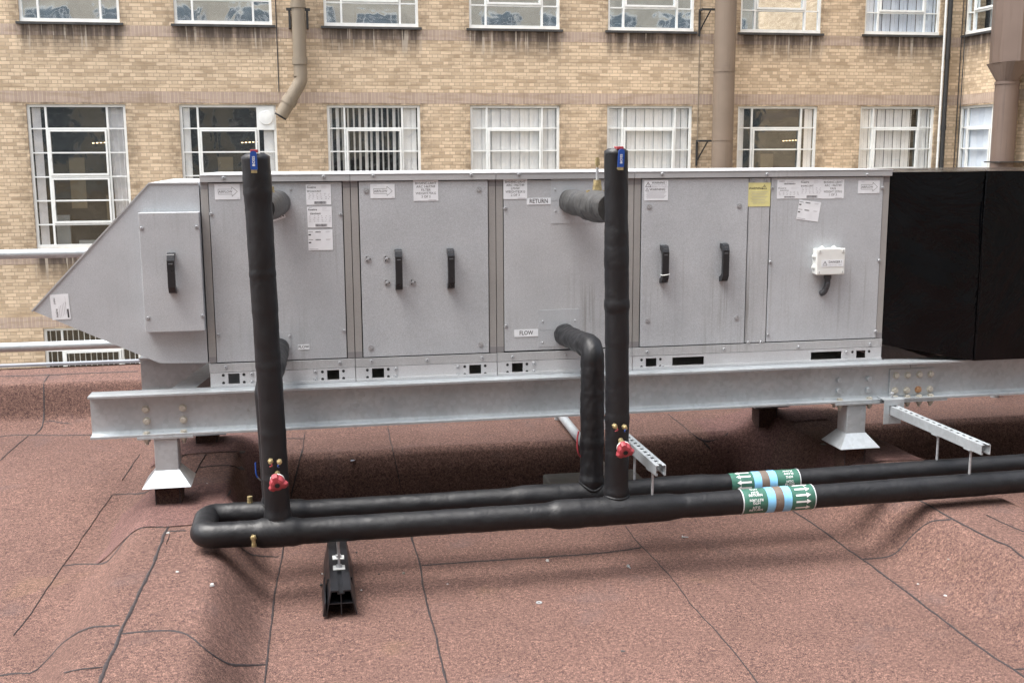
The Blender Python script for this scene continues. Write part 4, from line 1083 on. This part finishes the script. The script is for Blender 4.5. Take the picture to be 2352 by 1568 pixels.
# valves and fittings
def on_front(px, py, yy): return P0(px, py, yy)
def lever(px, y0, y1, ycap, yy, lean=0):
    a = P0(px, y0, yy); b = P0(px+lean, y1, yy); c = P0(px+lean, ycap, yy); d = (b-a).normalized(); sx_ = Vector((1, 0, 0)); w_ = .0115
    mb = MB(); out = []
    for k in range(9): t = math.pi*k/8; out.append(a + d*w_ - d*(w_*math.sin(t)) + sx_*(w_*-math.cos(t)))
    ring_ = [b-sx_*w_] + out + [b+sx_*w_]
    n_ = len(ring_); vs = [p+Vector((0, -.003, 0)) for p in ring_]+[p+Vector((0, .003, 0)) for p in ring_]
    mb.add(vs, [tuple(range(n_))[::-1], tuple(range(n_, 2*n_))]+[(i, (i+1) % n_, n_+(i+1) % n_, n_+i) for i in range(n_)])
    mb.text('BOSS', .015, lambda u, v: a+d*((b-a).length*.55)+Vector((-v*.8, -.0036, 0))+Vector((0, 0, u)), 1, 'CENTER', 1, 0, .02)
    o = mb.build('lever_handle', [M['blue'], M['white_ink']], pw_, pw_)
    mb = MB(); mb.hexa([tuple(b+Vector((sx*w_*.9, sy, 0))) for sx, sy in ((-1,-.0025),(1,-.0025),(1,.0025),(-1,.0025))][:0] or
        [tuple(c+Vector((-w_*.85,-.0025,0))), tuple(c+Vector((w_*.85,-.0025,0))), tuple(c+Vector((w_*.85,.0035,0))), tuple(c+Vector((-w_*.85,.0035,0))),
         tuple(b+Vector((-w_*.85,-.0025,0))), tuple(b+Vector((w_*.85,-.0025,0))), tuple(b+Vector((w_*.85,.0035,0))), tuple(b+Vector((-w_*.85,.0035,0)))])
    cc = c+Vector((0, .0, .006)); mb.cyl(cc, cc+Vector((0, .03, 0)), .006, n=10)
    mb.build('lever_stem', M['brass'], o, pw_)
lever(581.5, 346.6, 390, 397.5, YF-.062, 2.2); lever(1428, 342, 384, 391, YF-.056, -2.5)
for px, py, xo in ((584, 340, .0), (1420, 333, .0)):
    q = P0(px, py+3, YF+.01); mb = MB(); mb.box(q.x-.013, q.x+.013, YF-.02, YF+.02, q.z-.012, q.z-.001); mb.build('red_cap', M['red'], pw_, pw_, .002)
def knob(px, py, spx, spy, yy):
    """faceted red hand wheel on a brass stem that points out and down"""
    root_ = P0(spx, spy, yy+.012); tip = P0(px, py, yy-.055); d = (tip-root_).normalized()
    mb = MB(); mb.cyl(root_-d*.02, root_+d*.018, .009, .012, 12); mb.cyl(root_+d*.010, root_+d*.022, .0145, n=6)
    mb.build('valve_stem', M['brass'], pw_, pw_)
    a_ = d.orthogonal().normalized(); b_ = d.cross(a_); mb = MB(); rings = []
    for t_, r_, lob in ((.022, .016, 0), (.034, .020, 0), (.044, .025, .0), (.048, .030, .25), (.060, .034, .34), (.074, .027, .34), (.078, .015, .1)):
        for k in range(24):
            th = 2*math.pi*k/24; l_ = r_*(1+lob*(max(0, math.cos(1.5*th*2))**.6-.5)); rings.append(root_+d*t_+a_*(math.cos(th)*l_)+b_*(math.sin(th)*l_))
    mb.add(rings, [(i*24+j, i*24+(j+1) % 24, (i+1)*24+(j+1) % 24, (i+1)*24+j) for i in range(6) for j in range(24)]); mb.add(rings, [tuple(range(144, 168)), tuple(range(24))[::-1]])
    o = mb.build('hand_wheel', M['red'], pw_, pw_)
    mb = MB(); mb.cyl(root_+d*.038, root_+d*.043, .0262, n=24); 
    mb.build('scale_ring', M['white_pl'], o, pw_)
    mb = MB(); mb.cyl(root_+d*.0775, root_+d*.0795, .009, n=16); mb.build('hub_cap', M['recess'], o, pw_)
knob(637, 1112, 637, 1090, YF-.045); knob(1436, 1037, 1427, 1014, YF-.045)
def testpoint(px, py, yy, tagc):
    q = P0(px, py, yy-.012); mb = MB(); mb.hexnut(Vector((q.x, yy+.008, q.z)), (0, -1, 0), .0098, .016); mb.cyl((q.x, yy-.008, q.z), (q.x, yy-.022, q.z), .0055, n=12)
    o = mb.build('test_point', M['brass'], pw_, pw_)
    mb = MB(); pts = [Vector((q.x+.001, yy-.018, q.z-.001)), Vector((q.x-.006*(1 if tagc == 'blue' else -1), yy-.022, q.z-.010)), Vector((q.x-.002, yy-.014, q.z-.016))]
    mb.sweep(catmull(pts, .004), lambda i, t, s: .0024, 6); mb.build('tag', M[tagc], o, pw_)
testpoint(621, 1061, YF-.043, 'red'); testpoint(641.5, 1062, YF-.043, 'blue'); testpoint(1414, 980, YF-.043, 'red'); testpoint(1436.5, 982, YF-.043, 'blue')
# brass drain cocks on the headers
mb = MB(); q = P0(582, 1234, YF-.05); mb.hexnut((q.x, YF-.036, q.z), (0, -1, 0), .0115, .02); mb.cyl((q.x, YF-.055, q.z), (q.x, YF-.064, q.z), .006, n=8)
mb.cyl((q.x, YF-.048, q.z-.004), (q.x+.001, YF-.048, q.z-.03), .0075, n=12); mb.cyl((q.x+.001, YF-.048, q.z-.024), (q.x+.001, YF-.048, q.z-.034), .0092, n=12); mb.build('drain_cock', M['brass'], pw_, pw_)
mb = MB(); q = P0(574.5, 1160, YBK); mb.cyl((q.x, YBK, q.z-.01), (q.x, YBK, q.z+.036), .0098, n=14); mb.hexnut((q.x, YBK, q.z+.006), (0, 0, 1), .0118, .009); mb.build('drain_cock', M['brass'], pw_, pw_)
# tall brass air vent on the right upper branch, stub behind the left one
def vent(x, y, z0, full=True):
    mb = MB(); mb.cyl((x, y, z0), (x, y, z0+.024), .0195, .0175, 6, 0, False); mb.cyl((x, y, z0+.024), (x, y, z0+.046), .0165, .015, 16)
    if full:
        mb.cyl((x, y, z0+.046), (x, y, z0+.094), .0058, n=14, mi=1); mb.cyl((x, y, z0+.094), (x, y, z0+.102), .004, n=10); mb.cyl((x, y, z0+.102), (x, y, z0+.128), .0095, .0095, 6, 0, False); mb.cyl((x, y, z0+.128), (x, y, z0+.134), .0075, n=14)
        for s_ in (-.04, .034): mb.cyl((x+s_*.9, y-.0, z0-.018), (x+s_*.9, y, z0+.006), .0085, n=12)
    return mb.build('air_vent', [M['brass'], M['steel']], pw_, pw_)
vent(1.566, -.42, 1.360); vent(.292, -.34, 1.345, False)
# slim levers seen edge on
q = P0(588, 1090, YBK); mb = MB(); mb.sweep(catmull([P0(586.5, 1062, YBK-.03), P0(588.5, 1088, YBK-.03), P0(592, 1096, YBK-.03)], .01), lambda i, t, s: .003, 8); o = mb.build('lever_handle', M['blue'], pw_, pw_)
mb = MB(); mb.sweep(catmull([P0(591, 1094, YBK-.03), P0(598, 1102, YBK-.02), P0(604, 1104, YBK-.01)], .01), lambda i, t, s: .0028, 8); mb.build('lever_stem', M['steel'], o, pw_)
mb = MB(); mb.sweep(catmull([P0(1329, 990, YBK-.02), P0(1326, 1010, YBK-.02), P0(1327, 1036, YBK-.02), P0(1333, 1048, YBK-.01)], .01), lambda i, t, s: .0035, 8); mb.build('lever_handle', M['red'], pw_, pw_)
# coloured identification bands
def band(name, yc, zc_fn, r, segs, writer, x0, x1, label):
    def cylp(x, th, rr): z = zc_fn(x); return (x, yc-math.sin(th)*rr, z+math.cos(th)*rr)       # th 0 = top, grows towards the camera
    mb = MB(); mats_ = ['green', 'lblue', 'brownb', 'white_ink', 'clear']
    for (a, b, mi, dr) in segs:
        n_ = 48; xs_ = [a, b] ; vs = []
        k = max(2, int((b-a)/.01))
        for i in range(k+1):
            x = a+(b-a)*i/k
            for j in range(n_): 
                th = 2*math.pi*j/n_; vs.append(cylp(x, th, r+dr+.0006*noise.noise(Vector((x*40, th*2, mi)))))
        mb.add(vs, [(i*n_+j, (i+1)*n_+j, (i+1)*n_+(j+1) % n_, i*n_+(j+1) % n_) for i in range(k) for j in range(n_)], mi, True)
    writer(mb, cylp, r)
    o = mb.build(name, [M[k] for k in mats_], pw_, pw_); o['label'] = label
def wrap_text(mb, cylp, r, s, x, th0, size, flip=False, bold=.015):
    sg = -1 if flip else 1
    vs, fs = text_geo(s, 'CENTER', bold)
    # refine only by faces: text is small enough to follow the curve
    mb.add([cylp(x+sg*v[0]*size*1.12, th0-sg*v[1]*size/r, r+.0026) for v in vs], fs, 3)
def arrow(mb, cylp, r, x0, x1, th, hw=.0036, head=.018):
    d = 1 if x1 > x0 else -1; xm = x1-d*head
    def q(x, u): return cylp(x, th+u/r, r+.0028)
    n_ = 6
    vs = [q(x0, -hw), q(xm, -hw), q(xm, hw), q(x0, hw)]; mb.add(vs, [(0, 1, 2, 3)], 3)
    mb.add([q(xm, -hw*2.7), q(x1, 0), q(xm, 0)], [(0, 1, 2)], 3); mb.add([q(xm, 0), q(x1, 0), q(xm, hw*2.7)], [(0, 1, 2)], 3)
x0, x1 = 2.072, 2.375
def wf(mb, c, r):
    xc = x0+.052
    for th, t_, fl_ in ((.18,'HTG',1),(.57,'HTG',0),(.81,'RETURN',0),(1.19,'RETURN',1),(1.42,'HTG',1),(1.80,'HTG',0),(2.04,'RETURN',0)): wrap_text(mb, c, r, t_, xc, th, .0135, bool(fl_))
    for th in (.05, .55, 1.07, 1.58, 2.12): arrow(mb, c, r, x1-.085, x1-.022, th)
seg = [(x0, x0+.100, 0, .0012), (x0+.100, x0+.134, 1, .0018), (x0+.134, x0+.168, 2, .0022), (x0+.168, x0+.202, 1, .0018), (x0+.202, x1, 0, .0012), (x0-.002, x0+.003, 4, .0020), (x1-.003, x1+.001, 4, .0020)]
band('pipe_marker', YF, zf, .0485, seg, wf, x0, x1, 'green HTG RETURN marker band with arrows')
y0_, y1_ = 2.12, 2.424
def wb(mb, c, r):
    for th in (.15, .65, 1.2, 1.7): arrow(mb, c, r, y0_+.085, y0_+.022, th)
    xc = y1_-.05
    for th, t_, fl_ in ((.30,'FLOW',1),(.62,'FLOW',1),(.95,'HTG',1),(1.40,'HTG',0),(1.65,'FLOW',0)): wrap_text(mb, c, r, t_, xc, th, .0135, bool(fl_))
seg = [(y0_, y0_+.098, 0, .0012), (y0_+.098, y0_+.132, 1, .0018), (y0_+.132, y0_+.166, 2, .0022), (y0_+.166, y0_+.200, 1, .0018), (y0_+.200, y1_, 0, .0012), (y1_-.003, y1_+.001, 4, .0020)]
band('pipe_marker', YBK, zb, .0445, seg, wb, y0_, y1_, 'green HTG FLOW marker band with arrows')

# ================================================================ STRUT CHANNELS
def strut(label, xc, ytip, yroot, zt, rods, grp):
    t = thing('strut_channel', label, 'bracket', (xc, yroot, zt-.02), grp)
    w_, h_, th, lip = .0205, .041, .0028, .008
    mb = MB()
    # top flange with slots
    L = yroot-ytip; pit = .0455; y = ytip+.006; 
    sl = []; 
    while y < yroot-.03: sl.append((y, y+.021)); y += pit
    mb.box(xc-w_, xc-.0065, ytip, yroot, zt-th, zt); mb.box(xc+.0065, xc+w_, ytip, yroot, zt-th, zt)
    prev = ytip
    for k, (a, b) in enumerate(sl):
        if k == 0: prev = b; continue
        mb.box(xc-.0065, xc+.0065, prev, a, zt-th, zt); prev = b
    mb.box(xc-.0065, xc+.0065, prev, yroot, zt-th, zt)
    mb.box(xc-w_, xc-w_+th, ytip, yroot, zt-h_, zt-th); mb.box(xc+w_-th, xc+w_, ytip, yroot, zt-h_, zt-th)
    mb.box(xc-w_+th, xc-w_+lip, ytip, yroot, zt-h_, zt-h_+th); mb.box(xc+w_-lip, xc+w_-th, ytip, yroot, zt-h_, zt-h_+th)
    mb.box(xc-w_+lip-th, xc-w_+lip, ytip, yroot, zt-h_+th, zt-h_+.008); mb.box(xc+w_-lip, xc+w_-lip+th, ytip, yroot, zt-h_+th, zt-h_+.008)
    mb.build('channel', M['galv'], t, t, .0004)
    for y_, zb_ in rods:
        mb = MB(); mb.cyl((xc, y_, zb_), (xc, y_, zt-.012), .0052, n=12); r_ = mb.build('threaded_rod', M['steel'], t, t)
        mb = MB(); mb.box(xc-.021, xc+.021, y_-.021, y_+.021, zt-h_-.0045, zt-h_-.0005); mb.hexnut((xc, y_, zt-h_-.005), (0, 0, -1), .010, .008); mb.build('square_washer', M['galv'], r_, t)
    return t
G = 'slotted steel channels holding up the heating pipes'
stR = strut('slotted steel channel clamped to the beam at right, its open end over the pipes', 3.070, -.84, -.085, .352, ((-.74, .200), (-.50, .195)), G)
stL = strut('slotted steel channel sticking out just right of the right pair of risers', 1.712, -.84, -.02, .345, ((-.74, .185), (-.50, .185)), G)
# window clamp of the right channel
a = P0(2014.5, 909, -.09); b = P0(2057, 925, -.09)
mb = MB(); mb.box(3.018, 3.118, -.128, -.060, .3785, .3835); mb.box(3.018, 3.118, -.1325, -.1285, .355, .3835); mb.box(3.018, 3.045, -.1325, -.1285, .268, .355)
mb.box(3.093, 3.118, -.1325, -.1285, .33, .355); mb.box(3.045, 3.0485, -.1325, -.1285, .268, .300)
mb.box(3.045, 3.105, -.1325, -.1285, .268, .3085)
cl = mb.build('beam_clamp', M['galv'], stR, stR, .001)
mb = MB(); mb.cyl((3.068, -.105, .384), (3.068, -.105, .408), .005, n=10); mb.hexnut((3.068, -.105, .402), (0, 0, 1), .010, .008); mb.build('clamp_bolt', M['steel'], cl, stR)

# ================================================================ RUBBER FOOT
ft = thing('pipe_support_foot', 'black recycled rubber foot block under the pipes with two steel studs', 'support block', (.5, -.7, -.1))
yn, yf_ = -.955, -.42; zb_, zt_ = -.104, -.010
def fx_(u, v, t): return (u+.009*0, t, v)
mb = MB(); XCn = .499
prof_o = [(XCn-.056, zb_), (XCn-.036, zt_), (XCn-.008, zt_), (XCn-.008, zt_-.010), (XCn+.008, zt_-.010), (XCn+.008, zt_), (XCn+.036, zt_), (XCn+.056, zb_)]
prof_i = [(XCn+.051, zb_), (XCn+.033, zt_-.005), (XCn+.0125, zt_-.005), (XCn+.0125, zt_-.0145), (XCn-.0125, zt_-.0145), (XCn-.0125, zt_-.005), (XCn-.033, zt_-.005), (XCn-.051, zb_)]
mb.prism(prof_o+prof_i, lambda u, v, t: (u, t, v), yn, yf_)
zm = (zb_+zt_)/2-.004
mb.box(XCn-.044, XCn+.044, yn+.004, yf_, zm-.002, zm+.002); mb.box(XCn-.002, XCn+.002, yn+.004, yf_, zb_, zm-.0021); mb.box(XCn-.002, XCn+.002, yn+.004, yf_, zm+.0021, zt_-.0146)
fo = mb.build('block', M['rubber'], ft, ft)
mb = MB(); mb.box(XCn-.046, XCn+.046, -.80, -.795, zb_, zt_-.016); mb.build('block_inner_web', M['recess'], fo, ft)
mb = MB(); mb.hexa([(XCn-.066,yn-.0,zb_),(XCn-.0575,yn,zb_),(XCn-.0575,yn+.25,zb_),(XCn-.066,yn+.25,zb_),(XCn-.058,yn,zb_+.05),(XCn-.0535,yn,zb_+.05),(XCn-.0535,yn+.25,zb_+.05),(XCn-.058,yn+.25,zb_+.05)]); mb.build('side_flange', M['rubber'], ft, ft)
for y_, ztop_ in ((-.74, .10), (-.635, .10)):
    mb = MB(); mb.cyl((XCn, y_, zt_-.004), (XCn, y_, ztop_), .0052, n=12); mb.hexnut((XCn, y_, zt_+.0055), (0, 0, 1), .0115, .009); s_ = mb.build('stud', M['steel'], ft, ft)
    mb = MB(); mb.box(XCn-.022, XCn+.022, y_-.02, y_+.02, zt_+.0005, zt_+.005); mb.build('square_washer', M['white_pl'], s_, ft, .001)

# ================================================================ GUARD RAIL
gr = thing('guard_rail', 'free standing galvanised tube handrail behind the unit', 'handrail', (-1, 1.3, 0))
for z_ in (1.019, .537):
    mb = MB(); mb.sweep([Vector((-6, 1.3, z_)), Vector((-3, 1.3, z_)), Vector((0, 1.3, z_)), Vector((3, 1.3, z_)), Vector((7, 1.3, z_))], lambda i, t, s: .0242, 24); mb.build('rail', M['galv'], gr, gr)
for x_ in (-3.2, 1.815, 4.6):
    mb = MB(); mb.cyl((x_, 1.352, H(x_, 1.352)), (x_, 1.352, 1.045), .0242, n=20); mb.build('post', M['galv'], gr, gr)
mb = MB(); p_, q_ = Vector((1.806, 1.33, .052)), Vector((1.788, .24, .012)); mb.cyl(p_, q_, .0242, n=24); mb.build('stay_tube', M['galv'], gr, gr)
mb = MB(); mb.box(1.545, 2.02, .20, .53, -.80, -.075); mb.build('counterweight', M['slab'], gr, gr, .01)

# ================================================================ LITTER
def scrap(name, px, py, size, mat, label, cat, flat=.4, seed=0):
    size *= .72
    p = on_roof(px, py); mb = MB(); rnd = random.Random(seed+px); n_ = 7
    vs = []
    for k in range(n_):
        t = 2*math.pi*k/n_; r_ = size*rnd.uniform(.55, 1.1); vs.append((p.x+r_*math.cos(t), p.y+r_*math.sin(t), H(p.x, p.y)+.001))
    top = [(p.x+(v[0]-p.x)*.7, p.y+(v[1]-p.y)*.7, v[2]+size*flat*rnd.uniform(.5, 1.2)) for v in vs]
    mb.add(vs+top, [tuple(range(n_, 2*n_))]+[(i, (i+1) % n_, n_+(i+1) % n_, n_+i) for i in range(n_)])
    return tag(mb.build(name, M[mat]), label, cat)
scrap('white_scrap', 386, 1224, .012, 'chalk', 'white crumb beside the left ridge seam above the pipe bend', 'scrap')
scrap('white_scrap', 407, 1313, .010, 'chalk', 'small white chip on the felt below the left end of the pipes', 'scrap')
scrap('white_scrap', 487, 1345, .012, 'chalk', 'torn white scrap left of the black rubber foot', 'scrap', .9)
scrap('white_scrap', 476, 1111, .009, 'chalk', 'white chip on the shaded felt right of the left post', 'scrap')
scrap('white_scrap', 830, 1355, .007, 'chalk', 'tiny white chip close to the near end of the rubber foot', 'scrap')
scrap('white_scrap', 1028, 1341, .007, 'chalk', 'tiny white chip below the long horizontal seam', 'scrap')
scrap('white_scrap', 740, 1318, .008, 'chalk', 'small white scrap touching the left side of the rubber foot', 'scrap', .8)
scrap('plastic_cap', 738, 1344, .012, 'dirt', 'black plastic cap beside the left side of the rubber foot', 'cap', .7)
scrap('dark_crumb', 819, 1269, .009, 'dirt', 'black crumb just right of the rubber foot under the pipes', 'scrap', .6)
scrap('dark_crumb', 871, 1318, .007, 'dirt', 'small black crumb between the rubber foot and the grey pebble', 'scrap', .6)
scrap('pebble', 928, 1317, .010, 'slab', 'grey pebble left of the long horizontal seam', 'pebble', .9)
scrap('white_scrap', 1258, 1288, .013, 'chalk', 'crumpled pale scrap just under the long horizontal seam', 'scrap', .7)
scrap('dark_twig', 1431, 1495, .014, 'dirt', 'short dark sliver near the bottom edge right of the middle', 'scrap', .15)
scrap('metal_flake', 810, 1057, .020, 'tin', 'flat grey metal flake on the felt behind the pipes', 'scrap', .1)
scrap('gum_spot', 2172, 1367, .016, 'chalk', 'larger white spot of gum on the right ridge', 'gum', .08)
scrap('gum_spot', 2179, 1284, .012, 'slab', 'faint grey spot of gum on the right ridge, above the white one', 'gum', .08)
scrap('white_scrap', 2109, 1341, .008, 'chalk', 'tiny white chip left of the white gum spot', 'scrap')
scrap('leaf_scrap', 1890, 1020, .028, 'slab', 'pale leaf lying in the shade left of the right post', 'leaf', .1) if on_roof(1890, 1020) else None
p = on_roof(1238, 1384); mb = MB(); vs = []
for rr in (.0035, .0115):
    for k in range(20): t = 2*math.pi*k/20; vs.append((p.x+rr*math.cos(t), p.y+rr*math.sin(t), p.z+.003))
mb.add(vs, [(k, (k+1) % 20, 20+(k+1) % 20, 20+k) for k in range(20)]); 
vs2 = [(v[0], v[1], v[2]-.002) for v in vs]; mb.add(vs[20:]+vs2[20:], [(k, 20+k, 20+(k+1) % 20, (k+1) % 20) for k in range(20)])
tag(mb.build('washer', M['steel']), 'steel washer lying on the felt in front of the pipes', 'washer')
def loose_screw(px, py, ang, label):
    p = on_roof(px, py); d = Vector((math.cos(ang), math.sin(ang), 0)); b_ = p+Vector((0, 0, .005)); mb = MB()
    mb.cyl(b_, b_+d*.024, .0028, .0018, 8); mb.cyl(b_-d*.003, b_, .0062, n=12); tag(mb.build('screw', M['steel']), label, 'screw')
loose_screw(1568, 1235, -.3, 'loose screw on the felt below the green pipe markers'); loose_screw(1443, 1302, -1.5, 'loose screw pointing at the camera below the right end of the long seam')
